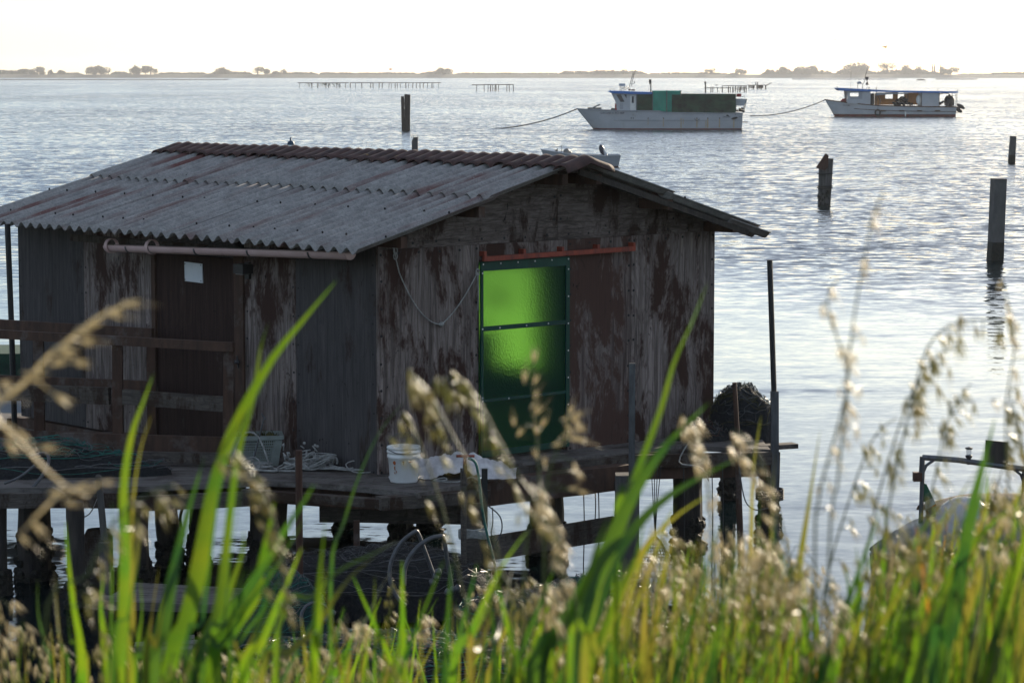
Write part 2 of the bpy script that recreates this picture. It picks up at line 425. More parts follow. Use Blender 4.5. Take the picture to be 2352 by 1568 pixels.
# ------------------------------------------------------------------ water
def watermat():
    n = NT('water')
    geo = n.n('ShaderNodeNewGeometry')
    sep = n.n('ShaderNodeSeparateXYZ'); n.l(geo.outputs['Position'], sep.inputs[0])
    def pos(sx, sy, ox=0.0, rot=0.0):
        mp = n.n('ShaderNodeMapping'); mp.inputs['Scale'].default_value = (sx, sy, 1)
        mp.inputs['Location'].default_value = (ox, ox * 0.7, 0); mp.inputs['Rotation'].default_value = (0, 0, rot)
        n.l(geo.outputs['Position'], mp.inputs['Vector']); return mp.outputs[0]
    def vn(vec, detail, rough):
        nd = n.n('ShaderNodeTexNoise'); nd.inputs['Scale'].default_value = 1.0
        nd.inputs['Detail'].default_value = detail; nd.inputs['Roughness'].default_value = rough
        n.l(vec, nd.inputs['Vector'])
        sb = n.n('ShaderNodeVectorMath', operation='SUBTRACT'); sb.inputs[1].default_value = (0.5, 0.5, 0.5)
        n.l(nd.outputs['Color'], sb.inputs[0]); return sb.outputs[0]
    def mul(v, a):
        m = n.n('ShaderNodeVectorMath', operation='MULTIPLY'); n.l(v, m.inputs[0])
        if isinstance(a, tuple): m.inputs[1].default_value = a
        else: n.l(a, m.inputs[1])
        return m.outputs[0]
    def add(a, b):
        m = n.n('ShaderNodeVectorMath', operation='ADD'); n.l(a, m.inputs[0]); n.l(b, m.inputs[1]); return m.outputs[0]
    def math_(op, a, b=None, c=None):
        m = n.n('ShaderNodeMath', operation=op)
        for i, x in enumerate((a, b, c)):
            if x is None: continue
            if isinstance(x, (int, float)): m.inputs[i].default_value = x
            else: n.l(x, m.inputs[i])
        return m.outputs[0]
    # wind-ruffled water farther out, calm water in the lee of the bank and the hut
    gust = n.noise(pos(0.035, 0.012, 3), 1.0, 3, 0.6)
    edge = math_('MULTIPLY_ADD', gust, 44.0, sep.outputs['Y'])
    far = n.n('ShaderNodeMapRange', interpolation_type='SMOOTHSTEP')
    far.inputs['From Min'].default_value = 66; far.inputs['From Max'].default_value = 92
    far.inputs['To Min'].default_value = 0.0; far.inputs['To Max'].default_value = 1.0
    n.l(edge, far.inputs['Value'])
    gust2 = n.noise(pos(0.02, 0.006, 9), 1.0, 4, 0.6)
    g2 = n.n('ShaderNodeMapRange'); g2.inputs['From Min'].default_value = 0.35; g2.inputs['From Max'].default_value = 0.65
    g2.inputs['To Min'].default_value = 0.75; g2.inputs['To Max'].default_value = 1.2
    n.l(gust2, g2.inputs['Value'])
    ruff = math_('MULTIPLY', far.outputs[0], g2.outputs[0])
    w1 = mul(vn(pos(1.5, 2.1, 5, 0.12), 3, 0.62), (WAVE_A, WAVE_B, 0))
    w2 = mul(vn(pos(0.22, 0.42, 15, -0.1), 2, 0.5), (WAVE_A * 0.3, WAVE_B * 0.3, 0))
    w3 = mul(vn(pos(2.6, 4.2, 25, 0.2), 2, 0.6), (WAVE_A * 1.0, WAVE_B * 0.9, 0))
    tl = n.n('ShaderNodeCombineXYZ'); tl.inputs[1].default_value = -0.10
    rough_w = add(add(add(w1, w2), w3), tl.outputs[0])
    # calm slopes with the odd ruffled band
    band = n.noise(pos(0.10, 0.55, 31), 1.0, 3, 0.55)
    bmap = n.n('ShaderNodeMapRange'); bmap.inputs['From Min'].default_value = 0.56; bmap.inputs['From Max'].default_value = 0.68
    bmap.inputs['To Min'].default_value = 0.0; bmap.inputs['To Max'].default_value = 0.28
    n.l(band, bmap.inputs['Value'])
    amt = math_('MAXIMUM', ruff, bmap.outputs[0])
    cv = n.n('ShaderNodeCombineXYZ')
    for i in range(3): n.l(amt, cv.inputs[i])
    rough_w = mul(rough_w, cv.outputs[0])
    c1 = mul(vn(pos(1.2, 2.6, 45, 0.1), 3, 0.55), (0.04, 0.07, 0))
    c2 = mul(vn(pos(6.0, 10.0, 55, 0.1), 2, 0.55), (0.04, 0.06, 0))
    tot = add(rough_w, add(c1, c2))
    tot = add(tot, mul(tot, (0, 0, 0)))
    zc = n.n('ShaderNodeCombineXYZ'); zc.inputs[2].default_value = 1.0
    nn = n.n('ShaderNodeVectorMath', operation='NORMALIZE'); n.l(add(tot, zc.outputs[0]), nn.inputs[0])
    n.prin((0.004, 0.010, 0.012), 0.06, 0, 0.5, nn.outputs[0], IOR=1.333)
    return n.m
WAVE_A, WAVE_B = 0.38, 0.6
M['water'] = watermat()
b = MB()
ys = [-60, 0, 18, 40, 80, 160, 320, 700, 1400, 3292]
xs = [-3200, -1200, -400, -120, -30, 0, 30, 120, 400, 1200, 3200]
b.add([(x, y, 0) for y in ys for x in xs], [(j * 11 + i, j * 11 + i + 1, (j + 1) * 11 + i + 1, (j + 1) * 11 + i) for j in range(len(ys) - 1) for i in range(10)])
tag(b.build('water', M['water']), 'rippled grey blue lagoon water', kind='structure')

# ------------------------------------------------------------------ far shore
M['farland'] = simple('farland', (0.06, 0.07, 0.045), (0.10, 0.10, 0.07), (0.01, 0.01, 0.01), 0.95, bump=0)
SY = 3280.0
b = MB()
prof = [(-9, -0.5), (4, 1.5), (14, 4.1), (22, 4.4), (40, 3.2), (1400, 3.0)]
xx = [-900 + 40 * i for i in range(46)]
b.add([(x, SY + dy, z + (mnoise.noise(Vector((x * 0.01, dy * 0.1, 0))) * 0.5 if z > 1 else 0)) for dy, z in prof for x in xx],
      [(j * 46 + i, j * 46 + i + 1, (j + 1) * 46 + i + 1, (j + 1) * 46 + i) for j in range(5) for i in range(45)])
tag(b.build('terrain', M['farland'], smooth=True), 'low far shore of the lagoon', kind='structure')

def zx2p(zx, zy, x0, sc=3.36):           # strip zoom pixel -> display pixel
    return (x0 + zx / sc) / 1.0204, (140 + zy / sc) / 1.0204

def crown(b, c, rx, rz, n, leaf=1.3, lumps=None):
    lumps = lumps or max(5, int(rx / 1.5))
    L = []
    for i in range(lumps):
        a = rnd.uniform(-1, 1)
        L.append((c[0] + a * rx * 0.62, c[1] + rnd.uniform(-0.5, 0.5) * rx, c[2] + rnd.uniform(-0.5, 0.42) * rz * (1 - a * a * 0.45), rnd.uniform(0.45, 0.62)))
    for i in range(n):
        l = rnd.choice(L)
        d = Vector((rnd.gauss(0, 1), rnd.gauss(0, 1), rnd.gauss(0, 1))).normalized()
        rr = l[3] * rnd.uniform(0.55, 1.05)
        p = Vector((l[0] + d.x * rr * min(rx, rz * 1.3), l[1] + d.y * rr * rx * 0.6, l[2] + d.z * rr * rz * 1.05))
        s = leaf * rnd.uniform(0.6, 1.4)
        u = Vector((rnd.gauss(0, 1), rnd.gauss(0, 1), rnd.gauss(0, 1))).normalized() * s
        v = u.cross(d).normalized() * s if u.cross(d).length > 0.01 else Vector((s, 0, 0))
        b.add([p - u * 0.6, p + v * 0.5, p + u * 0.6, p - v * 0.5], [(0, 1, 2, 3)])

def far_tree(x0, x1, ytop, ybase, label, group, dens=1.0, kind='round', Y=SY + 30):
    """x0,x1,ytop,ybase in display pixels of the horizon strip."""
    base = at((x0 + x1) / 2, ybase, Y); base.z = 3.3
    top = at((x0 + x1) / 2, ytop, Y).z
    w = (x1 - x0) / F * Y * 1.12; h = (top - base.z) * 1.08 + 1.5
    t = empty('poplar_tree' if kind == 'poplar' else 'tree', base, 0, label, 'tree', group)
    b = MB()
    if kind == 'poplar':
        for i in range(int(160)):
            z = rnd.uniform(0.1, 1) * h; r = w * 0.5 * math.sin(min(1, (1.02 - z / h) * 2.2) * 1.5) * rnd.uniform(0.3, 1)
            a = rnd.uniform(0, 6.28); s = 0.8
            p = Vector((r * math.cos(a), r * math.sin(a), z))
            b.add([p + Vector((-s * .5, 0, -s)), p + Vector((s * .5, .3, -s)), p + Vector((0, .2, s))], [(0, 1, 2)])
    else:
        thin = kind == 'airy'
        n = int((w * h) * (3.2 if thin else 5.5) * dens)
        crown(b, (0, 0, h * (0.56 if thin else 0.5)), w * 0.64, h * (0.42 if thin else 0.56), min(n, 2600), 0.75 if thin else 1.2)
    b.build('crown', M['foliage'], t)
    k = MB()
    k.tube([(0, 0, -1), (0.1, 0, h * 0.35), (0.3, 0, h * 0.7)], [1.0, 0.8, 0.4], 5)
    for i in range(5):
        a = rnd.uniform(0, 6.28); z = h * rnd.uniform(0.25, 0.5)
        k.tube([(0, 0, z), (math.cos(a) * w * 0.15, math.sin(a) * w * 0.15, z + h * 0.18), (math.cos(a) * w * 0.3, math.sin(a) * w * 0.3, z + h * 0.32)], [0.6, 0.45, 0.2], 4)
    k.build('trunk', M['bark'], t)

YB = 176 / 1.0204
def strip(zx0, zx1, zy, x0, **k):
    a, yt = zx2p(zx0, zy, x0); c, _ = zx2p(zx1, zy, x0)
    far_tree(a, c, yt, YB, **k)
G = 'trees standing along the far shore'
strip(690, 790, 50, 0, label='large round far-shore tree, left one of the touching pair at left', group=G)
strip(775, 860, 56, 0, label='round far-shore tree, right one of the touching pair at left', group=G)
strip(1025, 1075, 54, 0, label='narrow rounded far-shore tree left of the broad dome shaped one', group=G)
strip(1060, 1130, 68, 0, label='low bushy far-shore tree between two taller rounded ones', group=G)
strip(1138, 1230, 50, 0, label='tall dome shaped far-shore tree standing apart, third clump from left', group=G)
strip(270, 370, 70, 0, label='rounded tree closing the right end of the far-shore row at the left edge', group=G)
strip(384, 412, 86, 0, label='small pointed far-shore tree just right of the long left row', group=G)
strip(440, 520, 92, 0, label='low bushy far-shore tree right of the small pointed one', group=G)
strip(1690, 1815, 74, 0, label='long flat topped far-shore tree clump above the left part of the hut roof', group=G)
strip(1990, 2065, 58, 0, label='tall airy far-shore tree beside a denser one above the roof ridge', group=G, kind='airy')
strip(2058, 2120, 68, 0, label='dense round far-shore tree beside the tall airy one above the roof', group=G)
strip(2135, 2185, 88, 0, label='small round far-shore bush right of the airy and dense pair', group=G)
strip(2200, 2260, 80, 0, label='thin leaved small far-shore tree left of the stake rack', group=G, kind='airy')
far_tree(1000, 1040, 158, YB, 'wide lone far-shore tree above the second stake rack gap', G)
far_tree(1366, 1388, 163, YB, 'small rounded far-shore tree left of the blue roofed boat', G)
far_tree(1392, 1420, 163, YB, 'airy far-shore tree behind the mast of the white and green boat', G, kind='airy')
far_tree(1428, 1440, 161, YB, 'narrow far-shore tree right behind the mast of the white and green boat', G)
far_tree(1618, 1650, 159, YB, 'thin branched far-shore tree behind the stern of the green tarp boat', G, kind='airy')
far_tree(1690, 1712, 161, YB, 'pointed far-shore tree above the distant net rack', G)
strip(300, 385, 82, 1700, label='round far-shore tree at the left end of the big right-hand wood', group=G)
strip(390, 500, 66, 1700, label='broad high far-shore tree in the left half of the right-hand wood', group=G)
strip(530, 585, 70, 1700, label='small domed far-shore tree between two broad ones of the right-hand wood', group=G)
strip(585, 720, 58, 1700, label='broad two-topped far-shore tree left of the gap in the right-hand wood', group=G)
strip(935, 1110, 30, 1700, label='tallest ragged far-shore tree behind the mast of the second boat', group=G)
strip(1210, 1335, 20, 1700, label='open crowned airy far-shore tree right of the second boat mast', group=G, kind='airy')
strip(1390, 1460, 38, 1700, label='airy tree rising behind the smooth dome of the right-hand wood', group=G, kind='airy')
strip(1385, 1570, 64, 1700, label='wide smooth domed far-shore tree above the stern of the second boat', group=G, dens=1.3)
strip(1625, 1636, 46, 1700, label='slim far-shore poplar, left one of the close pair', group='slim poplars on the far shore', kind='poplar')
strip(1641, 1653, 48, 1700, label='slim far-shore poplar, right one of the close pair', group='slim poplars on the far shore', kind='poplar')
strip(1689, 1700, 50, 1700, label='slim far-shore poplar standing beside the umbrella shaped pine', group='slim poplars on the far shore', kind='poplar')
strip(1705, 1835, 64, 1700, label='umbrella shaped far-shore pine right of the slim poplars', group=G)

# the continuous low wood behind the single trees
b = MB()
def wood(z0, z1, zy, x0, y, sc=3.36, step=2.3, leaf=1.5):
    p0 = zx2p(z0, zy, x0); p1 = zx2p(z1, zy, x0)
    X0 = at(p0[0], p0[1], y).x; X1 = at(p1[0], p1[1], y).x; zt = at(p0[0], p0[1], y).z
    x = X0
    while x < X1:
        hh = (zt - 3) * (1.0 + 0.45 * mnoise.noise(Vector((x * 0.045, y * 0.1, 0)))) * min(1, 0.3 + min(x - X0, X1 - x) / 12)
        for k in range(int(7 + hh)):
            p = Vector((x + rnd.uniform(-1.5, 1.5), y + rnd.uniform(-6, 6), 3 + rnd.uniform(0, 1) * max(1, hh)))
            s = leaf * rnd.uniform(0.6, 1.3); u = Vector((rnd.gauss(0, 1), rnd.gauss(0, .6), rnd.gauss(0, 1))).normalized() * s
            v = Vector((-u.z, rnd.uniform(-.5, .5), u.x))
            b.add([p - u, p - v, p + u, p + v], [(0, 1, 2, 3)])
        x += 1.6
wood(-60, 300, 86, 0, SY + 60); wood(380, 660, 108, 0, SY + 120); wood(860, 1030, 100, 0, SY + 150); wood(1230, 1640, 104, 0, SY + 240)
wood(1640, 1990, 100, 0, SY + 120); wood(2120, 2500, 104, 0, SY + 200)
for a, c, zy in ((2500, 3300, 106), (3300, 3560, 98), (3560, 4500, 108)): wood(a, c, zy, 0, SY + 320)
wood(4400, 5100, 92, 0, SY + 180); wood(5100, 5700, 106, 0, SY + 200)
wood(-120, 60, 112, 1700, SY + 90); wood(40, 118, 96, 1700, SY + 60)
wood(290, 850, 92, 1700, SY + 55); wood(855, 1700, 92, 1700, SY + 55); wood(1560, 1720, 104, 1700, SY + 60)
wood(1820, 2450, 116, 1700, SY + 60); wood(2090, 2420, 102, 1700, SY + 260)
tag(b.build('far_wood', M['foliage']), 'continuous low wood along the far shore', kind='stuff')

# ------------------------------------------------------------------ near bank
def bank_z(x, y):
    edge = 17.4 + 1.6 * math.exp(-((x + 0.6) / 2.2) ** 2) + 0.4 * math.sin(x * 1.3)
    if y < 4: z = 2.6
    else: z = 2.6 - (y - 4) / (edge - 4) * 2.55
    if y > edge - 1: z = max(-0.6, 0.24 - (y - edge + 1) * 0.2) if z < 0.24 else z
    return z + 0.07 * mnoise.noise(Vector((x * 0.9, y * 0.9, 0)))
M['soil'] = simple('soil', (0.05, 0.045, 0.03), (0.025, 0.025, 0.016), (3, 3, 3), 0.95, bump=0.05)
b = MB()
b.grid(lambda a, c: (-40 + 80 * a, -6 + 30 * c, bank_z(-40 + 80 * a, -6 + 30 * c)), 130, 60)
tag(b.build('ground', M['soil'], smooth=True), 'dark grassy dyke sloping to the water', kind='structure')

# ------------------------------------------------------------------ haze
b = MB()
b.mm((-3300, -70, -2.0), (3300, 5000, 34))
hz = NT('haze')
pv = hz.n('ShaderNodeVolumePrincipled')
pv.inputs['Color'].default_value = (0.90, 0.93, 1.0, 1); pv.inputs['Density'].default_value = HAZE
pv.inputs['Anisotropy'].default_value = 0.35
hz.l(pv.outputs[0], hz.out.inputs['Volume'])
hb = b.build('haze', hz.m); tag(hb, 'thin evening haze over the lagoon', kind='stuff')
# ------------------------------------------------------------------ the hut
C = atz(870, 1090, 1.0)
ANG = math.atan2(0.672, 0.740)
gx = Vector((math.cos(ANG), math.sin(ANG), 0)); lx = Vector((-math.sin(ANG), math.cos(ANG), 0))
def loc(p):                              # world -> hut local (u, v, z)
    d = p - Vector((C.x, C.y, 0)); return Vector((d.dot(gx), d.dot(lx), p.z))
def glob(u, v, z): return Vector((C.x, C.y, 0)) + gx * u + lx * v + Vector((0, 0, z))
def onv(px, py, v=0.0):                  # hit plane v=const (gable wall), local coords
    d = ray(px, py); o = Vector((0, 0, CAMZ)) - Vector((C.x, C.y, 0))
    t = (v - o.dot(lx)) / d.dot(lx); return loc(Vector((0, 0, CAMZ)) + d * t)
def onu(px, py, u=0.0):                  # hit plane u=const (long wall)
    d = ray(px, py); o = Vector((0, 0, CAMZ)) - Vector((C.x, C.y, 0))
    t = (u - o.dot(gx)) / d.dot(gx); return loc(Vector((0, 0, CAMZ)) + d * t)
UW = onv(1641, 700).x                    # gable wall width
VL = onu(46, 800).y                      # long wall length
ZB = 1.0
RU, RZ = 2.12, 3.79                      # ridge line (top of sheets)
EL, ELZ = -0.57, 3.10                    # near eave
ER, ERZ = 4.57, 3.10                     # right eave
V0, V1 = -0.45, VL + 0.10
print('hut', C, UW, VL)
def roofz(u): return RZ - (RU - u) * (RZ - ELZ) / (RU - EL) if u < RU else RZ - (u - RU) * (RZ - ERZ) / (ER - RU)

hut = empty('fishing_hut', (C.x, C.y, 0), ANG, 'weathered grey plywood fishing hut on stilts with corrugated roof and green door sheet', 'hut')
WT = 0.03
def bolts(b, pts, axis, r=0.013):        # axis 'v': gable face, 'u': long face
    for (a, z) in pts:
        a += rnd.uniform(-.006, .006); z += rnd.uniform(-.006, .006)
        vs = []
        for k in range(8):
            t = k * math.pi / 4
            if axis == 'v': vs.append((a + r * math.cos(t), -0.004, z + r * math.sin(t)))
            else: vs.append((-0.004, a + r * math.cos(t), z + r * math.sin(t)))
        for k in range(8):
            t = k * math.pi / 4
            if axis == 'v': vs.append((a + r * math.cos(t), 0.004, z + r * math.sin(t)))
            else: vs.append((0.004, a + r * math.cos(t), z + r * math.sin(t)))
        b.add(vs, [tuple(range(8)), tuple(range(15, 7, -1))] + [(i, 8 + i, 8 + (i + 1) % 8, (i + 1) % 8) for i in range(8)], 1)

def gable_panel(u0, u1, z0, z1, mat, name='wall_panel', bl=True, y0=0.0, lab=None):
    b = MB()
    b.mm((u0 + .003, y0, z0), (u1 - .003, y0 + WT, z1))
    if bl:
        n = max(2, int((z1 - z0) / 0.24)); P = []
        for i in range(n + 1):
            z = z0 + 0.06 + (z1 - z0 - 0.1) * i / n
            P += [(u0 + 0.035, z), (u1 - 0.035, z)]
        m = max(2, int((u1 - u0) / 0.22))
        for i in range(1, m): P += [(u0 + (u1 - u0) * i / m, z1 - 0.04)]
        bolts(b, P, 'v')
    o = b.build(name, [M[mat], M['bolt']], hut)
    if lab: o['label'] = lab
    return o
ZS = 3.03
uD0 = onv(1101, 800).x; uD1 = onv(1303, 800).x; uP = onv(1449, 800).x; uM = onv(1281, 480).x
gable_panel(0.0, uD0, ZB - .04, ZS, 'ply')
gable_panel(uP, UW, ZB - .04, ZS, 'ply')
gable_panel(uD1, uP, ZB - .04, ZS, 'ply_red', bl=True, lab='red brown stained wall panel')
zDT = onv(1101, 602).z
gable_panel(uD0, uD1, zDT + .02, ZS, 'ply', bl=False)
b = MB(); b.mm((uD0 - .06, WT + .002, ZB), (uD0 + .006, WT + .07, zDT + .04)); b.mm((uD1 - .02, WT + .002, ZB), (uD1 + .05, WT + .07, zDT + .04)); b.mm((uD0 + .007, WT + .002, zDT - .03), (uD1 - .021, WT + .07, zDT + .04)); b.mm((uD0 - .012, .002, ZB), (uD0 - .0035, WT, zDT + .02))
b.build('door_frame', M['timber_brown'], hut)
# gable triangles
def tri(u0, u1, zlo):
    b = MB(); n = 8
    pts = [(u0 + .003, zlo + .004)] + [(u1 - .003, zlo + .004)]
    us = [u1 - (u1 - u0) * i / n for i in range(n + 1)]
    pts += [(min(max(u, u0 + .003), u1 - .003), roofz(u) - 0.055) for u in us]
    b.prof(pts, -0.002, WT)
    P = [(u0 + (u1 - u0) * (i + .5) / 8, zlo + 0.05) for i in range(8)]
    mu = u1 if u1 < UW - .1 else u0
    P += [(mu + (-.04 if mu == u1 else .04), zlo + z) for z in (.2, .42, .6)]
    P += [(u, roofz(u) - .14) for u in (u0 + .5, (u0 + u1) / 2, u1 - .6)]
    bolts(b, P, 'v')
    b.build('gable_panel', [M['ply_h'], M['bolt']], hut)
tri(0.0, uM, ZS); tri(uM, UW, ZS)
# long wall
def long_panel(v0, v1, z0, z1, mat, name='wall_panel', bl=True, x0=0.0):
    b = MB()
    b.mm((x0, v0 + .003, z0), (x0 + WT, v1 - .003, z1))
    if bl:
        P = []
        n = max(2, int((z1 - z0) / 0.26))
        for i in range(n + 1): P += [(v0 + .04, z0 + .06 + (z1 - z0 - .1) * i / n), (v1 - .04, z0 + .06 + (z1 - z0 - .1) * i / n)]
        m = max(2, int((v1 - v0) / 0.3))
        for i in range(1, m): P += [(v0 + (v1 - v0) * i / m, z0 + .28)]
        bolts(b, P, 'u', 0.011)
    return b.build(name, [M[mat], M['bolt']], hut)
ZT = 3.20
vs_ = [onu(p, 800).y for p in (195, 357, 543, 563, 680)]
long_panel(vs_[0], VL, ZB - .04, ZT, 'ply_dark')
long_panel(vs_[1], vs_[0], ZB - .04, ZT, 'ply')
long_panel(vs_[4], vs_[3], ZB - .04, ZT, 'ply')
long_panel(WT, vs_[4], ZB - .04, ZT, 'ply_dark')
zdt = onu(450, 588).z
long_panel(vs_[2] + .0, vs_[1], zdt + .01, ZT, 'ply_dark', bl=False)
dr = MB(); dr.mm((0.012, vs_[2] + .01, ZB + .01), (0.045, vs_[1] - .02, zdt))
door = dr.build('door', M['door_brown'], hut); door['label'] = 'dark brown plywood door'
jb = MB(); jb.mm((-0.02, vs_[3] + .001, ZB - .02), (0.05, vs_[2] + .006, zdt + .06)); jb.build('door_jamb', M['timber_brown'], hut); jb = MB(); jb.mm((-0.012, vs_[1] - .02, ZB - .02), (0.05, vs_[1] + .045, zdt + .02))
jb.build('door_jamb', M['timber_brown'], hut)
hd = MB(); p = onu(553, 830); hd.ell((-0.05, p.y, p.z), (.035, .035, .02), 8, 6); hd.tube([(-0.03, p.y, p.z - .06), (-.045, p.y, p.z + .06)], .008, 5)
hd.build('handle', M['steel'], door)
# hidden sides: rear gable, right long wall with an open window, floor
b = MB(); b.mm((0.0, VL - WT, ZB), (UW, VL, ZT)); b.prof([(0.05, ZT + .001), (UW - .05, ZT + .001), (RU, RZ - .09)], VL - WT, VL); b.build('rear_wall', M['ply_dark'], hut)
b = MB(); b.mm((WT + .002, WT + .002, ZB - .05), (UW - WT - .002, VL - WT - .002, ZB + .01)); b.build('floor', M['deckwood'], hut)
# window position follows the view refracted by the sheet (single face, IOR n)
SN = 1.12
def through(px, py):
    p = onv(px, py); d = ray(px, py).normalized()
    nrm = -lx                            # outward normal of the gable wall
    ci = -d.dot(nrm); r = 1 / SN
    t = d * r + nrm * (r * ci - math.sqrt(1 - r * r * (1 - ci * ci)))
    w = glob(*p); k = (UW - WT - loc(w).x) / t.dot(gx)
    q = loc(w + t * k); return q
WA = [through(1084, 606), through(1228, 606), through(1084, 836), through(1228, 836)]
wv0 = min(q.y for q in WA); wv1 = max(q.y for q in WA); wz1 = sum(q.z for q in WA[:2]) / 2; wz0 = sum(q.z for q in WA[2:]) / 2
print('window', wv0, wv1, wz0, wz1)
b = MB(); u0 = UW - WT
b.mm((u0, WT, ZB), (UW, wv0, ZT - .05)); b.mm((u0, wv1, ZB), (UW, VL - WT, ZT - .05))
b.mm((u0, wv0, ZB), (UW, wv1, wz0)); b.mm((u0, wv0, wz1), (UW, wv1, ZT - .05))
b.build('rear_side_wall', M['ply_dark'], hut)
# dark box added inside to block the window's lower left, and a hanging float
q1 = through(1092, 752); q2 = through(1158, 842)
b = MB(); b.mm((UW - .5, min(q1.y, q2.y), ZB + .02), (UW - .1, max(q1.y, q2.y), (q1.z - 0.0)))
b.build('window_blocker', M['black'], hut)
q = through(1163, 684)
b = MB(); b.ell((UW - .09, q.y, q.z), (.05, .09, .13), 14, 9); b.tube([(UW - .09, q.y, q.z + .15), (UW - .09, q.y, wz1 + .02)], .008, 5)
b.build('hanging_float', M['navy'], hut)

# green door sheet
sh = NT('greensheet')
fr = sh.n('ShaderNodeBsdfRefraction'); fr.inputs['IOR'].default_value = SN; fr.inputs['Roughness'].default_value = 0.29
nf = sh.noise(sh.coord((55, 55, 45)), 1.0, 3, 0.6); sh.l(sh.bump(nf, 0.007, 0.9), fr.inputs['Normal'])
fr.inputs[0].default_value = (0.46, 0.98, 0.09, 1)
df = sh.n('ShaderNodeBsdfDiffuse'); df.inputs[0].default_value = (0.004, 0.12, 0.07, 1)
tl = sh.n('ShaderNodeBsdfTranslucent'); tl.inputs[0].default_value = (0.02, 0.34, 0.08, 1)
gl = sh.n('ShaderNodeBsdfGlossy'); gl.inputs['Roughness'].default_value = 0.3
m0 = sh.n('ShaderNodeMixShader'); m0.inputs[0].default_value = 0.4; sh.l(df.outputs[0], m0.inputs[1]); sh.l(tl.outputs[0], m0.inputs[2])
m1 = sh.n('ShaderNodeMixShader'); m1.inputs[0].default_value = 0.62; sh.l(m0.outputs[0], m1.inputs[1]); sh.l(fr.outputs[0], m1.inputs[2])
m2 = sh.n('ShaderNodeMixShader'); m2.inputs[0].default_value = 0.02; sh.l(m1.outputs[0], m2.inputs[1]); sh.l(gl.outputs[0], m2.inputs[2])
sh.l(m2.outputs[0], sh.out.inputs[0])
zd0 = ZB + .04
gd = MB(); gd.add([(uD0 - .02, -0.012, zd0), (uD1, -0.012, zd0), (uD1, -0.012, zDT), (uD0 - .02, -0.012, zDT)], [(0, 1, 2, 3)])
gdoor = gd.build('door', sh.m, hut); gdoor['label'] = 'see-through bright green sheet door'
M['greenframe'] = simple('greenframe', (0.002, 0.055, 0.035), (0.002, 0.035, 0.024), (12, 12, 4), 0.6, bump=0)
fm = MB(); th = (-0.034, -0.0135)
zb1 = onv(1200, 747).z; zb2 = onv(1215, 908).z; zt1 = onv(1200, 616).z
fm.mm((uD0 - .004, th[0], zt1), (uD1, th[1], zDT + .003))
fm.mm((uD0 - .004, th[0], zd0), (uD0 + .022, th[1], zt1 - .001))
fm.mm((uD1 - .045, th[0], zd0), (uD1, th[1], zt1 - .001))
for z, w in ((zb1, .042), (zb2, .03), (zd0 + .03, .06)): fm.mm((uD0 + .023, th[0] + .004, z - w / 2), (uD1 - .046, th[1], z + w / 2))
fr_ = fm.build('frame', M['greenframe'], gdoor)
sc_ = MB()
P = [(uD0 + .02 + (uD1 - uD0 - .04) * k / 5, zDT - .02) for k in range(6)] + [(uD0 + .01, z) for z in (zb1, zb2, zt1 - .02, 1.6)]
P += [(uD0 + (uD1 - uD0) * k, zb1) for k in (.2, .5, .75)] + [(uD0 + (uD1 - uD0) * k, zb2) for k in (.3, .6)] + [(uD1 - .02, zd0 + .15 + .26 * k) for k in range(7)]
def scatter(name, pts, mat, parent, ax='v', s=1.0):
    b = MB(); b.ell((0, 0, 0), (.009 * s, .006 * s, .009 * s) if ax == 'v' else (.011, .011, .013), 6, 4); o = b.build(name, mat, parent)
    for i, p in enumerate(pts):
        q = o if i == 0 else o.copy()
        if i: col.objects.link(q); q.parent = parent
        q.location = p if len(p) == 3 else (p[0], th[0] - .002, p[1])
scatter('screw', P, M['white'], gdoor)
rl = MB(); ra = onv(1101, 594); rb = onv(1448, 573)
rl.beam((ra.x, -0.055, ra.z), (rb.x, -0.055, ra.z + .01), .035, .045)
for k in (0.0, .25, .5, .74, .985): rl.mm((ra.x + (rb.x - ra.x) * k, -.07, ra.z + .024), (ra.x + (rb.x - ra.x) * k + .03, 0.0, ra.z + .07))
rl.build('sliding_rail', M['redpaint'], hut)

# roof sheets
PITCHC = 0.177; AMP = 0.028
def sheet(u0, u1, v0, v1, lift=0.0, name='roof_sheet'):
    b = MB(); nv = int((v1 - v0) / PITCHC * 10); du = rnd.uniform(-.012, .012); dz = rnd.uniform(-.003, .006)
    def fn(a, c):
        u = u0 + (u1 - u0) * a; v = v0 + (v1 - v0) * c
        e = (u1 if abs(u1 - RU) > abs(u0 - RU) else u0)
        return Vector((u + du * (1 if u == e else 0), v, roofz(u) + dz + lift + AMP * math.cos(2 * math.pi * (v - V0) / PITCHC) + 0.004 * math.sin(v * 2.1 + u) - 0.024))
    b.shell(fn, (0, 0, -0.007), 6, max(nv, 8))
    o = b.build(name, M['asbestos'], hut, smooth=False)
    for p in o.data.polygons: p.use_smooth = abs(p.normal.z) > 0.3
    return o
nsh = 7; wv = 5.36 * PITCHC
mid = 0.97
for i in range(nsh):
    a = V0 + wv * i; c = min(V1, a + wv + 0.04)
    sheet(EL + (0.03 if i == 2 else 0), mid + .10, a, c, 0.0 + .003 * (i % 2))
    sheet(mid, RU, a, c, 0.020 + .003 * (i % 2))
    sheet(RU, 3.35, a, c, 0.020 + .003 * (i % 2))
    sheet(3.25, ER, a, c, 0.0 + .003 * (i % 2))
sheet(3.25 + .9, ER + .16, V0, V0 + .35, -0.035)
# fixing screws on the sheets
RS = []
for u in (-0.28, 0.45, 1.12, 3.5):
    v = V0
    while v < V1:
        if rnd.random() < .8 and len(RS) < 95: RS.append((u + rnd.uniform(-.02, .02), v, roofz(u) + .012))
        v += PITCHC * rnd.choice((2, 3))
scatter('roof_screw', RS, M['bolt'], hut, 'r')
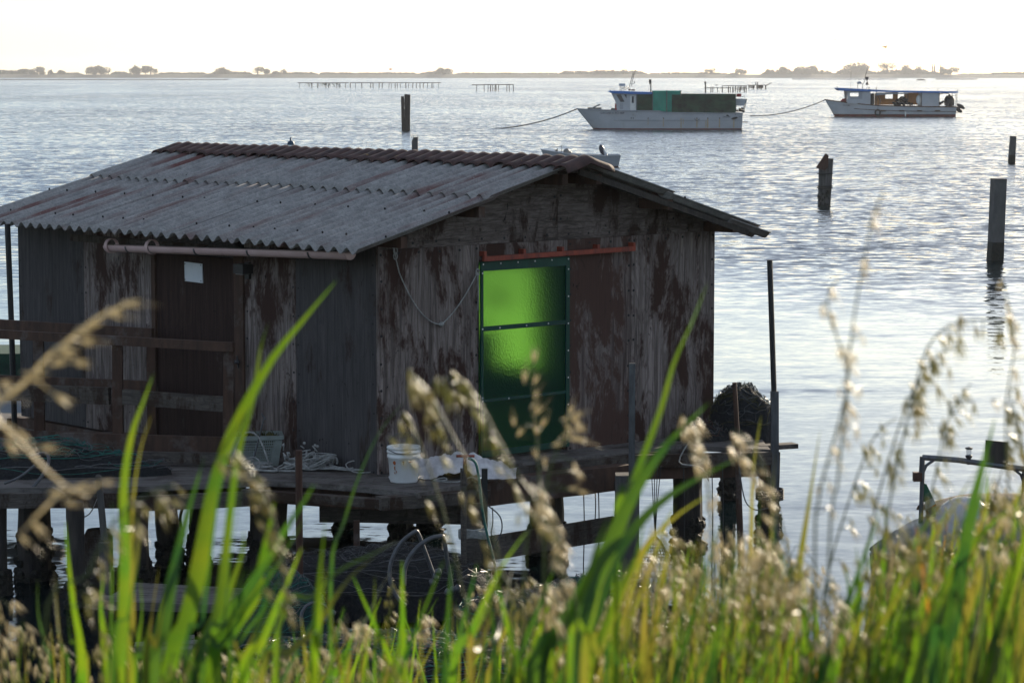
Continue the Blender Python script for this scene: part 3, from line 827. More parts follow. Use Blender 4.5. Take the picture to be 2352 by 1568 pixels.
# ridge tiles
v = V0 - .02; k = 0
while v < V1 - .05:
    b = MB(); w = PITCHC * .5 + .002; tilt = rnd.uniform(-.012, .012); len1 = .30 + rnd.uniform(-.025, .03); len2 = .30 + rnd.uniform(-.02, .02); hh = rnd.uniform(-.006, .008)
    def fn(a, c, v=v, w=w, t=tilt, l1=len1, l2=len2, hh=hh):
        s = -l1 + (l1 + l2) * a; ang = math.pi * c
        bend = -0.075 * (math.sqrt((s / .1) ** 2 + 1) - 1) * .34
        u = RU + s
        z = RZ + .035 + hh + (roofz(u) - RZ) * .96 + .012 * math.exp(-(s / .1) ** 2)
        ww = w * (1.0 + .10 * abs(s) / .3)
        return Vector((u, v + PITCHC / 2 * 0 + ww * math.cos(ang) + t * s * 3, z + .074 * math.sin(ang) - .055))
    b.shell(fn, (0, 0, -0.014), 10, 10)
    b.build('ridge_tile', M['tile'], hut, smooth=True)
    v += PITCHC; k += 1
# purlins / rafters under the overhang
b = MB()
for u in (-.06, 0.86, 1.9, 2.34, 3.3, ER - .35):
    b.mm((u, V0 + .05, roofz(u) - .16), (u + .07, V1 - .08, roofz(u) - .062))
b.build('purlin', M['timber_brown'], hut)
b = MB()
b.beam((ER - .12, V0 + .06, roofz(ER) - .07), (RU, V0 + .06, RZ - .095), .03, .055)
b.build('barge_board', M['pile'], hut)
# gutter
gu = -0.36
ga = onu(250, 564, gu); gb = onu(805, 581, gu)
b = MB(); r = .062
def gp(t): return Vector((gu, ga.y + (gb.y - ga.y) * t, ga.z + (gb.z - ga.z) * t))
def gfn(a, c):
    p = gp(c); an = math.pi * (0.98 + a * 1.04); return p + Vector((r * math.cos(an), 0, r * math.sin(an)))
b.shell(gfn, (0, 0, 0.004), 12, 12)
def ring(t, w, rr, full=False):
    p = gp(t); pts = []
    d = (gp(1) - gp(0)).normalized()
    n = 18
    vs = []; fs = []
    for k in range(n + 1):
        an = (2 * math.pi if full else math.pi * 1.0) * k / n + math.pi
        for (dy, q) in ((-w / 2, rr), (w / 2, rr), (w / 2, rr - .008), (-w / 2, rr - .008)):
            vs.append(p + Vector((q * math.cos(an), 0, q * math.sin(an))) + d * dy)
    for k in range(n):
        for i in range(4): fs.append((4 * k + i, 4 * k + (i + 1) % 4, 4 * k + 4 + (i + 1) % 4, 4 * k + 4 + i))
    return vs, fs
gut = b.build('gutter', M['pinkpvc'], hut, smooth=True)
c_ = MB()
for t in (0.012, .195):
    cc = MB(); cc.add(*ring(t, .05, r + .012, True)); cc.build('coupling', M['pinkpvc'], gut)
for t in (0.0, 1.0):                      # end caps
    p = gp(t); n = 14; vs = [p + Vector((r * 1.02 * math.cos(math.pi + math.pi * k / n), 0, r * 1.02 * math.sin(math.pi + math.pi * k / n))) for k in range(n + 1)]
    vs2 = [q + Vector((0, .01, 0)) for q in vs]
    c_ = MB(); c_.add(vs + vs2, [tuple(range(n + 1)), tuple(range(2 * n + 1, n, -1))] + [(i, i + n + 1, i + n + 2, i + 1) for i in range(n)])
    c_.build('end_cap', M['pinkpvc'], gut)
for t in (.1, .2, .4, .62, .86):
    c2 = MB(); c2.add(*ring(t, .018, r + .006)); p = gp(t); c2.beam(p + Vector((r, 0, 0)), (0.0, p.y, p.z + .08), .015, .004)
    c2.build('bracket', M['steel'], gut)
b = MB(); p1 = onu(165, 545, -.04); p2 = onu(620, 572, -.04); b.beam(p1, (p2.x, p2.y, p1.z), .05, .07); b.build('eaves_batten', M['timber'], hut)

# lamp + notice on the long wall
p = onu(572, 621)
lamp = MB(); lamp.box((-.07, p.y, p.z + .02), (.12, .15, .09)); lamp.box((-.012, p.y, p.z), (.03, .06, .16))
lo = lamp.build('wall_lamp', M['black']); lo.location = C.xy.to_3d(); lo.rotation_euler = (0, 0, ANG)
tag(lo, 'small black floodlight fixed beside the brown door', 'lamp')
b = MB(); b.box((-.078, p.y, p.z - .031), (.085, .11, .008)); b.build('lamp_glass', M['tarpgrey'], lo)
a1 = onu(424, 601); a2 = onu(465, 647)
b = MB(); zt, zb_ = a1.z, onu(424, 646).z
b.add([(-.004, a1.y, zt), (-.004, a2.y, zt - .005), (-.006, a2.y - .01, zb_), (-.004, a1.y - .005, zb_ + .004), (.004, a1.y, zt), (.004, a2.y, zt - .005), (.004, a2.y - .01, zb_), (.004, a1.y - .005, zb_ + .004)],
      [(0, 3, 2, 1), (4, 5, 6, 7), (0, 1, 5, 4), (1, 2, 6, 5), (2, 3, 7, 6), (3, 0, 4, 7)])
no = b.build('notice', M['paper']); no.location = C.xy.to_3d(); no.rotation_euler = (0, 0, ANG)
tag(no, 'blank white notice sheet pinned high on the brown door', 'notice')
b = MB()
for y in (a1.y - .015, a2.y + .015):
    for z in (zt - .02, zb_ + .02): b.ell((-.008, y, z), (.004, .006, .006), 6, 4)
b.build('pins', M['bolt'], no)

# rope looped on the gable
b = MB(); A = onv(905, 568, -.03); Bm = onv(1014, 745, -.03); Bq = onv(1097, 625, -.03)
def cat(p, q, sag, n=14):
    return [p.lerp(q, i / n) + Vector((0, 0, -sag * 4 * (i / n) * (1 - i / n))) for i in range(n + 1)]
pts = [A + Vector((0, 0, .0)), A + Vector((.02, 0, -.1))] + cat(A + Vector((.02, 0, -.15)), Bm, .14)[1:]
b.tube(pts, .006, 6); b.tube(cat(Bm, Bq, .05), .006, 6)
b.ell(Bm, (.03, .02, .022), 8, 6, jit=.2)
b.tube([Bq + Vector((.02 * math.cos(t), 0, .03 * math.sin(t))) for t in [k * .5 for k in range(13)]], .008, 5)
b.tube([Bq, Bq + Vector((.01, 0, -.2)), Bq + Vector((.0, 0, -.36))], .006, 6)
for k in range(3): b.tube([A + Vector((.022 * math.cos(t) + .008 * k, -.01 * (k % 2), .03 * math.sin(t) - .05 * k + .02)) for t in [j * .7 for j in range(10)]], .006, 5)
ro = b.build('rope', M['rope'], smooth=True); ro.location = C.xy.to_3d(); ro.rotation_euler = (0, 0, ANG)
tag(ro, 'pale rope sagging between two hooks on the gable wall left of the green door', 'rope')
# ------------------------------------------------------------------ deck on piles
def Z(px, py, z=1.0): return atz(px, py, z)
deck = empty('deck', (C.x, C.y, 0), 0, 'weathered timber deck on dark piles carrying the hut', 'deck')
def dk(p): return Vector(p) - Vector((C.x, C.y, 0))
# boards are cut to the outline in strips running along the outline
def boards(outer, inner, n, z1=ZB, th=.05, mat='deckwood', name='deck_boards'):
    b = MB()
    for i in range(len(outer) - 1):
        for k in range(n):
            a, c = k / n, (k + 1) / n
            q = [outer[i].lerp(inner[i], a), outer[i + 1].lerp(inner[i + 1], a), outer[i + 1].lerp(inner[i + 1], c - .006), outer[i].lerp(inner[i], c - .006)]
            dz = rnd.uniform(-.008, .004)
            b.poly([dk(x) for x in q], z1 - th + dz, z1 + dz)
    return b.build(name, M[mat], deck)
o1 = [Z(560, 1102), Z(700, 1106), Z(850, 1118), Z(960, 1131), Z(1060, 1112), Z(1123, 1071), Z(1449, 1037), Z(1568, 1021), Z(1770, 1031)]
n1 = [glob(.1, 2.6, 0), glob(.1, 1.3, 0), glob(.12, .14, 0), glob(.3, .12, 0), glob(.8, .1, 0), glob(1.2, .08, 0), glob(3.0, .08, 0), glob(3.6, .08, 0), glob(5.2, .3, 0)]
for q in n1: q.z = 1.0
boards(o1, n1, 4)
# under the hut
b = MB(); b.mm((-.02, .1, ZB - .16), (UW + .02, VL + .1, ZB - .062))
uo = b.build('floor_joists', M['timber_brown'], deck); uo.rotation_euler = (0, 0, ANG)
# fascia planks
def fas(p, q, top, bot, th=.06, mat='timber', name='beam'):
    b = MB(); P, Q = dk(p), dk(q); P.z = Q.z = (top + bot) / 2
    b.beam(P, Q, th, top - bot, rough=.03); return b.build(name, M[mat], deck)
fas(Z(1115, 1076), Z(1452, 1040), 0.985, 0.80, .07)
fas(Z(1100, 1086), Z(1440, 1048), 0.93, 0.70, .16, 'timber_brown')
fas(Z(1440, 1041), Z(1772, 1034), 0.985, 0.86, .06)
fas(Z(1440, 1038), Z(1772, 1030), 0.93, 0.74, .12, 'timber_brown')
fas(Z(1290, 1050), Z(1420, 1040), 0.93, 0.66, .2, 'timber_brown')
fas(Z(870, 1133), Z(1120, 1116), 0.97, 0.86, .14)
fas(Z(560, 1108), Z(900, 1133), 0.945, 0.87, .1, 'timber')
fas(Z(600, 1090), Z(880, 1108), 0.95, 0.76, .15, 'timber_brown'); fas(Z(860, 1112), Z(1120, 1096), 0.955, 0.80, .15, 'timber_brown')
fas(Z(1440, 1037), Z(1574, 1025), 0.975, 0.85, .05)
fas(Z(1740, 1022), Z(1826, 1017), 1.0, 0.955, .14, 'deckwood', 'plank')
fas(atz(735, 1180, .62), atz(1112, 1160, .72), .72, .55, .08)
fas(atz(1125, 1256, .34), atz(1412, 1204, .36), .44, .22, .06)
# left walkway
o2 = [Z(-120, 1118), Z(300, 1118), Z(575, 1106)]; n2 = [Z(-120, 1010), Z(300, 1020), glob(.1, 2.5, 0)]
for q in n2: q.z = 1.0
boards(o2, n2, 6)
fas(Z(-120, 1124), Z(310, 1124), 0.97, 0.84, .06)
fas(Z(300, 1122), Z(575, 1110), 0.93, 0.80, .06)
fas(Z(-120, 1060), Z(560, 1090), 0.93, 0.74, .1, 'timber_brown')
fas(Z(170, 1066), Z(530, 1072), 1.13, 1.02, .05, 'timber', 'kick_board')
b = MB(); q1 = dk(Z(130, 1050)); q2 = dk(Z(520, 1062)); b.beam((q1.x, q1.y, 1.16), (q2.x, q2.y, 1.16), .05, .16, rough=.02)
b.build('kick_board', M['timber_brown'], deck)

def pile(px0, px1, ytop, Y, wl=None, tilt=0.0, mat='pile', name='pile', parent=deck, ztop=None, lump=True):
    c = at((px0 + px1) / 2, ytop, Y); r = (px1 - px0) / F * Y / 2
    zt = ztop if ztop is not None else c.z
    b = MB(); n = 12; pts = []; rr = []
    for i in range(n + 1):
        z = zt - (zt + .6) * i / n
        pts.append(Vector((c.x + tilt * (zt - z), c.y + .01 * math.sin(i), z)) - (Vector((C.x, C.y, 0)) if parent is deck else Vector()))
        rr.append(r * (1 + .04 * math.sin(i * 1.7) + rnd.uniform(-.03, .03)))
    b.tube(pts, rr, 12)
    o = b.build(name, M[mat], parent)
    if lump:
        b = MB()
        for i in range(70):
            z = rnd.uniform(-.1, .34 + .1 * math.sin(px0)); a = rnd.uniform(0, 6.28); k = (1 - max(0, z) / .6)
            p = Vector((c.x + tilt * (zt - z) + math.cos(a) * r, c.y + math.sin(a) * r, z))
            if parent is deck: p -= Vector((C.x, C.y, 0))
            b.ell(p, (.045 * k + .012, .045 * k + .012, .04), 5, 4, jit=.25)
        b.build('mussel_crust', M['mussel'], o)
    return o
PL = [(-8, 14, 23.2, 0), (39, 116, 23.9, 0), (150, 192, 22.6, .01), (274, 340, 23.4, 0), (345, 398, 24.6, .09), (434, 474, 24.6, 0),
      (574, 662, 24.0, -.02), (768, 810, 26.6, 0), (896, 950, 25.4, 0), (955, 1014, 26.6, 0), (1216, 1296, 25.2, 0),
      (1545, 1612, 25.6, .01), (1742, 1792, 25.6, -.01), (1655, 1690, 28.5, 0)]
for a, c, Y, tl in PL: pile(a, c, 1120, Y, tilt=tl, ztop=.93)
# posts of their own
def post_box(px0, px1, ytop, ybot, Y, mat, name, label, cat='post', tilt=0, zb=-.5, grp=None, depth=None):
    t = at((px0 + px1) / 2, ytop, Y); w = (px1 - px0) / F * Y
    b = MB(); q = Vector((t.x + tilt * (t.z - zb), t.y, zb))
    b.beam(q, t, w, depth or w, up=(0, 1, 0), rough=.02)
    o = b.build(name, M[mat]); return tag(o, label, cat, grp)
sq = post_box(1413, 1468, 1088, 1400, 24.35, 'grey_post', 'square_post', 'thick square grey post under the deck right of the net bag gap', 'post')
post_box(1445, 1459, 834, 1100, 24.2, 'steel', 'steel_post', 'steel square tube standing in front of the red brown wall panel', 'post', zb=.7)
post_box(1106, 1120, 1076, 1400, 22.4, 'black', 'steel_post', 'short black steel post standing in front of the white cloth', 'post')
post_box(1058, 1112, 1155, 1400, 22.7, 'timber', 'plank_post', 'wide grey plank post behind the short black steel post', 'post', depth=.06)
post_box(812, 826, 1195, 1300, 22.9, 'timber_brown', 'wooden_post', 'short dark post under the crossing beam near the net pile', 'post')
# tall pole right
t = empty('tall_pole', at(1779, 1100, 25.3), 0, 'tall thin black pole in a thicker steel sleeve at the right end of the deck', 'pole')
def rel(o, p): return Vector(p) - o.location
b = MB(); b.tube([rel(t, at(1768, 597, 25.3)), rel(t, at(1778, 905, 25.3))], .027, 8); b.build('upper_tube', M['black'], t)
b = MB(); b.beam(rel(t, at(1780, 1250, 25.3)), rel(t, at(1779, 898, 25.3)), .075, .075, up=(0, 1, 0)); b.build('steel_sleeve', M['steel'], t)
b = MB()
for k in range(5): b.tube([rel(t, at(1768, 1124 + k * 5, 25.3)) + Vector((.13 * math.cos(a), .13 * math.sin(a), 0)) for a in [j * .45 for j in range(15)]], .012, 5)
b.build('rope_lashing', M['ropedark'], t)
b = MB(); p0 = at(1687, 878, 24.9); p1 = at(1704, 1330, 24.9)
b.tube([p0, p0.lerp(p1, .3) + Vector((.01, 0, 0)), p0.lerp(p1, .6), p1], [.022, .025, .03, .032], 8)
tag(b.build('wooden_pole', M['timber_brown']), 'thin round brown pole standing in front of the dark net heap', 'pole')
b = MB(); p0 = at(686, 1033, 21.8); b.tube([(p0.x, p0.y, -.3), (p0.x, p0.y, p0.z - .01), p0], [.030, .030, .026], 10)
tag(b.build('rusty_pole', M['rust']), 'rusty brown pipe standing in front of the rope tangle', 'pole')
b = MB(); b.tube([at(17, 514, 27.2), at(26, 740, 27.2), at(33, 960, 27.2), at(36, 1060, 27.2)], .03, 8)
tag(b.build('dark_pole', M['black']), 'slightly leaning black pole beyond the left corner of the hut', 'pole')
b = MB(); b.beam(at(240, 1240, 21.6), at(226, 1094, 21.6), .052, .03, up=(0, 1, 0)); b.prof
b.ell(at(226, 1094, 21.6), (.026, .015, .02), 8, 5)
tag(b.build('wooden_stake', M['grey_post']), 'pale flat stake leaning left with a rounded top', 'stake')
b = MB(); b.tube([at(240, 1245, 21.7), at(246, 1500, 21.7)], .05, 10); tag(b.build('wooden_post', M['grey_post']), 'grey round post in the shallow water below the pale stake', 'post')
b = MB(); b.lathe([(.02, .12), (.1, .12), (.13, .06), (.13, -.2), (.11, -.3)], (0, 0, 0), 14)
fb = b.build('float_barrel', M['timber']); fb.location = at(226, 1245, 23.4); tag(fb, 'stubby grey float behind the pale leaning stake', 'float')
# walkway railing at the left
def railing(name, posts, rails, label):
    o0 = posts[0][1]
    e = empty(name, (o0.x, o0.y, 1.0), 0, label, 'railing')
    for top, bot, w in posts:
        pass
    for (top, bot, w) in posts:
        b = MB(); b.beam(Vector(bot) - e.location, Vector(top) - e.location, w, w * .8, up=(0, 1, 0), rough=.02); b.build('post', M['timber_brown'], e)
    for (p, q, h, mat) in rails:
        b = MB(); b.beam(p - e.location, q - e.location, .045, h, rough=.02); b.build('rail', M[mat], e)
Ya, Yb = 25.5, 24.2                      # near railing, left end and right end
def yn(px): return Ya + (Yb - Ya) * (px / 530.0)
def pn(px, py, dy=0): return at(px, py, yn(px) + dy)
railing('walkway_railing', [(pn(270, 783), pn(272, 1100), .095), (pn(526, 792), pn(524, 1040), .095), (pn(-40, 770), pn(-38, 1080), .09)],
        [(pn(-60, 764, -.06), pn(537, 797, -.06), .085, 'timber_brown'), (pn(-60, 897, -.0), pn(252, 909, -.0), .16, 'timber'), (pn(284, 911, .0), pn(516, 928, .0), .14, 'timber')],
        'near brown wooden railing running from the left edge to the brown door')
Yc, Yd = 26.7, 25.7
def yf(px): return Yc + (Yd - Yc) * (px / 350.0)
def pf(px, py, dy=0): return at(px, py, yf(px) + dy)
railing('walkway_railing', [(pf(88, 770), pf(92, 1020), .1), (pf(347, 775), pf(350, 1030), .085)],
        [(pf(-60, 741, -.05), pf(351, 766, -.05), .10, 'timber_brown'), (pf(-60, 870, 0), pf(340, 886, 0), .10, 'timber_brown'), (pf(-60, 1000, -.03), pf(352, 1010, -.03), .13, 'timber_brown')],
        'far brown wooden railing ending just left of the brown door')
# jetty and dinghy piece seen past the left corner
e = empty('jetty', at(20, 985, 29), 0, 'small dark plank jetty beyond the left corner of the hut', 'jetty')
b = MB(); b.mm((-2.0, -.3, .0), (.6, 1.0, .05)); b.build('deck_boards', M['deckwood'], e)
b = MB(); b.mm((-.0, -.1, .06), (.55, .1, .13)); b.build('block', M['timber'], e)
for x in (-.2, .3):
    b = MB(); b.tube([(x, 0, -1.6), (x, 0, -.0)], .07, 8); b.build('pile', M['pile'], e)
e = empty('moored_boat', at(0, 905, 36), 0, 'dark edge of a moored boat seen between the railing and the hut at left', 'boat')
b = MB(); b.poly([(-3, -.8), (.5, -.8), (1.0, 0), (.5, .8), (-3, .8)], -.9, .12); b.build('hull', M['hullgrey'], e)
b = MB(); b.poly([(-3, -.6), (.4, -.6), (.4, .6), (-3, .6)], .30, .62); b.build('canopy', M['nettarp'], e)
b = MB()
for x in (-.5, .2): b.tube([(x, -.5, .1), (x, -.5, .35)], .03, 6)
b.build('support', M['steel'], e)

# ------------------------------------------------------------------ things on the deck
# bucket
bk = empty('bucket', Z(926, 1112) + Vector((0, .16, 0)), 0, 'white plastic bucket with red brown stains and wire handle on the deck corner', 'bucket')
b = MB()
pr = [(.0, .005), (.118, .0), (.124, .012), (.139, .215), (.148, .22), (.148, .245), (.142, .247), (.143, .262), (.151, .265), (.151, .282), (.145, .284), (.146, .30), (.152, .303), (.152, .318), (.143, .320), (.139, .30), (.120, .02), (.0, .015)]
b.lathe(pr, n=36); b.build('body', M['bucket'], bk, smooth=True)
b = MB(); b.tube([(-.02 + .165 * math.cos(a) * .95 + .02, .03 * math.sin(a) - .02, .27 + .17 * math.sin(a)) for a in [math.pi * i / 16 for i in range(17)]], .0035, 5)
b.build('handle', M['steel'], bk)
b = MB(); b.tube([(-.13, -.10, .298), (-.06, -.155, .275), (.02, -.158, .27), (.07, -.14, .29)], .004, 5); b.build('handle_grip', M['steel'], bk)
b = MB()
def patch(a0, z0, pts, rr=.135):
    vs = [((rr + .0025 + (z * .07)) * math.sin(a0 + x / rr), -(rr + .0025 + (z * .07)) * math.cos(a0 + x / rr), z0 + z) for x, z in pts]
    n = len(vs); vs2 = [(x * .985, y * .985, z) for x, y, z in vs]
    b.add(vs + vs2, [tuple(range(n))] + [((i + 1) % n, i, n + i, n + (i + 1) % n) for i in range(n)])
patch(-.62, .185, [(-.018, 0), (-.005, -.02), (.012, -.018), (.016, .005), (.006, .018), (-.008, .014)])
patch(-.62, .210, [(-.024, -.003), (-.01, -.006), (-.012, .006), (-.022, .008)])
patch(-.6, .14, [(-.006, 0), (.0, -.02), (.008, -.022), (.004, .0), (.008, .014), (-.002, .016)]); patch(-.5, .115, [(0, 0), (.005, -.02), (.009, -.02), (.006, .002)])
patch(-.55, .10, [(-.01, 0), (-.006, -.015), (0, -.012), (-.004, .004)])
patch(.0, .19, [(-.01, .006), (-.002, .0), (-.003, -.018), (.002, -.018), (.004, .003), (.012, .007), (.0, .01)])
patch(.48, .195, [(-.018, -.002), (.0, -.008), (.018, -.006), (.02, .006), (.006, .002), (-.012, .007)])
b.build('stain', M['stain'], bk)
# cloth
cp = Z(1040, 1098)
cl = MB()
def cf(a, c):
    x = -.56 + 1.12 * a; y = -.22 + .46 * c
    r = math.sqrt((x / .52) ** 2 + (y / .22) ** 2)
    w = mnoise.noise(Vector((x * 2.2, y * 3, 1)))
    h = max(0, 1 - r ** 2.4 * (0.8 + .5 * w)) * .16
    h += (abs(mnoise.noise(Vector((x * 8, y * 11, 4)))) * .085 + abs(mnoise.noise(Vector((x * 19, y * 19, 9)))) * .03) * min(1, h / .02 + .15)
    return Vector((x + .03 * mnoise.noise(Vector((x * 6, y * 6, 2))), y + .04 * mnoise.noise(Vector((x * 5, y * 5, 7))), h + .006))
cl.shell(cf, (0, 0, -.004), 80, 40)
co = cl.build('white_cloth', M['cloth'], smooth=True); co.location = cp + Vector((0, .12, 0)); tag(co, 'crumpled dirty white cloth lying on the deck beside the bucket', 'cloth')
def squiggle(c, rx, ry, h, n=26, turns=2.5, seed=0):
    rs = random.Random(seed); pts = []
    ph = rs.uniform(0, 6); k1, k2 = rs.uniform(.7, 1.5), rs.uniform(2, 3.4)
    for i in range(n):
        t = i / (n - 1) * turns * 2 * math.pi
        r = .55 + .45 * math.sin(t * k1 * .37 + ph)
        pts.append(Vector((c[0] + rx * r * math.cos(t + ph), c[1] + ry * r * math.sin(t * 1.03 + ph * .5), c[2] + h * (0.5 + .5 * math.sin(t * k2 * .5 + ph)))))
    return pts
def smooth_pts(pts, k=3):
    out = []
    for i in range(len(pts) - 1):
        p0 = pts[max(i - 1, 0)]; p1 = pts[i]; p2 = pts[i + 1]; p3 = pts[min(i + 2, len(pts) - 1)]
        for j in range(k):
            t = j / k
            out.append(0.5 * ((2 * p1) + (-p0 + p2) * t + (2 * p0 - 5 * p1 + 4 * p2 - p3) * t * t + (-p0 + 3 * p1 - 3 * p2 + p3) * t ** 3))
    out.append(pts[-1]); return out
b = MB()
b.tube(smooth_pts([Vector(p) for p in [(-.2, -.3, .02), (-.1, -.34, .03), (-.12, -.28, .04), (-.22, -.31, .02), (.0, -.33, .01), (.12, -.3, .05), (.2, -.34, .01)]]), .006, 5)
o = b.build('string', M['rope'], smooth=True); o.location = cp + Vector((.05, .05, 0)); tag(o, 'loop of thin string lying in front of the white cloth', 'string')
# rope tangle
rt = MB(); rc = Z(668, 1082)
for i in range(20):
    cx = rnd.uniform(-.42, .38); f_ = 1 - abs(cx) / .8
    pts = squiggle((cx, rnd.uniform(-.1, .15), .02), rnd.uniform(.1, .34), rnd.uniform(.06, .16), .18 * f_ * rnd.random() + .01, 22, rnd.uniform(1, 2.4), 100 + i)
    rt.tube(smooth_pts(pts, 3), rnd.choice((.006, .007, .009, .012)), 5)
rt.tube(smooth_pts([Vector(p) for p in [(.3, -.05, .03), (.5, -.1, .02), (.62, -.12, .02), (.70, -.06, .03), (.60, .0, .09), (.5, -.02, .06), (.58, -.16, .01), (.72, -.18, .01), (.8, -.1, .02), (.66, -.08, .02), (.4, -.04, .03)]]), .006, 5)
rt.tube(smooth_pts([Vector(p) for p in [(-.2, .0, .05), (-.3, .05, .3), (-.42, .05, .34), (-.5, .0, .22), (-.52, -.05, .1), (-.3, -.1, .02), (.1, -.15, .02)]]), .009, 5)
for i in range(9):
    p = Vector((rnd.uniform(-.1, .3), rnd.uniform(-.1, .1), rnd.uniform(.06, .22))); rt.tube([p, p + Vector((rnd.uniform(-.06, .06), 0, rnd.uniform(.02, .07)))], .006, 5); rt.ell(p + Vector((0, 0, .05)), (.014, .014, .014), 6, 4)
o = rt.build('rope_tangle', M['rope'], smooth=True); o.location = rc + Vector((0, .05, 0)); tag(o, 'tangled pile of pale grey ropes on the deck between basket and bucket', 'rope')
# basket
bs = empty('plastic_basket', Z(581, 1072) + Vector((0, .15, 0)), R(8), 'pale plastic lattice basket holding brown weed', 'basket')
b = MB(); w0, w1, d0, d1, hh = .40, .50, .26, .33, .27
def bp(sx, sy, t): return Vector((sx * (w0 + (w1 - w0) * t) / 2, sy * (d0 + (d1 - d0) * t) / 2, hh * t))
for sy in (-1, 1):
    for k in range(19):
        s = -.7 + 1.4 * k / 18; b.beam(bp(s, sy, 0), bp(s, sy, .9), .008, .006, up=(0, 1, 0))
    for k in range(11): b.beam(bp(-.74, sy, k / 11), bp(.74, sy, k / 11), .006, .008)
    for s in (-.88, .88): b.beam(bp(s, sy, 0), bp(s, sy, .92), .07, .007, up=(0, 1, 0))
for sx in (-1, 1):
    for k in range(13):
        s = -.9 + 1.8 * k / 12; b.beam(bp(sx, s, 0), bp(sx, s, .9), .006, .008, up=(1, 0, 0))
    for k in range(9): b.beam(bp(sx, -.95, k / 9), bp(sx, .95, k / 9), .006, .008)
b.mm((-w0 / 2, -d0 / 2, 0), (w0 / 2, d0 / 2, .01)); b.build('lattice', M['basket'], bs)
b = MB(); t_ = 1
cs = [bp(-1, -1, 1), bp(1, -1, 1), bp(1, 1, 1), bp(-1, 1, 1)]
for i in range(4): b.beam(cs[i], cs[(i + 1) % 4], .03, .035)
b.build('rim', M['basket'], bs)
b = MB()
for i in range(90):
    p = Vector((rnd.uniform(-.19, .19), rnd.uniform(-.12, .12), rnd.uniform(.16, .27))); b.ell(p, (rnd.uniform(.02, .05), .02, rnd.uniform(.015, .03)), 6, 4, jit=.3)
for i in range(40):
    p = Vector((rnd.uniform(-.2, .2), rnd.uniform(-.12, .12), .24)); b.tube([p, p + Vector((rnd.uniform(-.06, .06), rnd.uniform(-.03, .03), rnd.uniform(.03, .09)))], .004, 4)
o = b.build('weed_heap', M['weed'], None, True); o.location = bs.location; tag(o, 'brown and olive weed filling the pale basket', 'weed')
b = MB(); p0 = at(594, 1008, 24.0); p1 = at(607, 958, 24.0); b.tube([p0 + (p0 - p1) * .9, p0, p1], [.012, .009, .008], 6); b.tube([p1 + Vector((-.02, 0, .02)), p1, p1 + Vector((.015, 0, -.02))], .007, 5); b.ell(p1 + Vector((-.022, 0, .03)), (.008, .008, .012), 6, 4)
tag(b.build('rod', M['steel']), 'thin steel rod sticking up out of the weed basket', 'rod')

# net heaps ---------------------------------------------------------
def heap(name, c, rx, ry, h, label, mat='net', seed=1, strands=60, sm=('hoop', 'ropegreen'), cat='net heap', tr=.004, lumpy=.4, kseed=0, loops=0, pw=.8):
    e = empty(name, c, 0, label, cat)
    b = MB()
    def fn(a, t):
        an = 2 * math.pi * a; r = t ** .85
        x = rx * r * math.cos(an); y = ry * r * math.sin(an)
        nz = 1 + lumpy * mnoise.noise(Vector((x * 1.7 + seed, y * 1.7, seed * 3.3))) + .25 * lumpy * mnoise.noise(Vector((x * 8 + seed, y * 8, 2)))
        z = h * (max(0, 1 - t * t) ** pw) * nz
        if t > .99: z = -.06
        return Vector((x * nz, y * nz, z + .02 * mnoise.noise(Vector((x * 25, y * 25, seed)))))
    b.grid(fn, 72, 26); b.build('net_body', M[mat], e, smooth=True)
    rs = random.Random(seed)
    for si, sname in enumerate(sm):
        b = MB()
        for i in range(strands // len(sm)):
            a0 = rs.random(); t0 = rs.uniform(.1, .95); pts = []
            da = rs.uniform(-.05, .05); dt = rs.uniform(-.05, .05)
            for k in range(12):
                a0 += da + rs.uniform(-.02, .02); t0 = min(.97, max(.05, t0 + dt + rs.uniform(-.04, .04)))
                pts.append(fn(a0, t0) + Vector((0, -.01, .012 + rs.uniform(0, .05))))
            b.tube(smooth_pts(pts, 2), tr * rs.uniform(.35, .9) * (1.6 if rs.random() < .12 else 1), 4)
        b.build('net_line', M[sname], e)
    return e, fn
heap('net_heap', Z(80, 1085), 1.15, .42, .26, 'black and green net heap with grey hose on the left walkway', 'net', 3, 56, ('hoop', 'ropegreen'), tr=.006)
hs = MB()
hs.tube(smooth_pts([at(60, 1135, 23.0), at(95, 1095, 23.1), at(112, 1060, 23.2), at(104, 1040, 23.3), at(70, 1050, 23.4)], 5), .016, 8)
hs.tube(smooth_pts([at(10, 1110, 22.9), at(45, 1095, 23.0), at(80, 1068, 23.1)], 5), .012, 8)
tag(hs.build('hose', M['hoop'], smooth=True), 'grey hose curving over the black and green net heap at left', 'hose')
heap('net_heap', Z(1705, 1006) + Vector((0, .15, 0)), .34, .26, .40, 'tall dark net heap on the right end of the deck', 'net', 8, 90, ('hoop', 'ropedark', 'weed'), lumpy=.5, pw=.45)
heap('net_heap', Z(1615, 1008), .26, .2, .14, 'low dark reddish net bundle between hut corner and tall net heap', 'net', 12, 30, ('hoop', 'rust'))
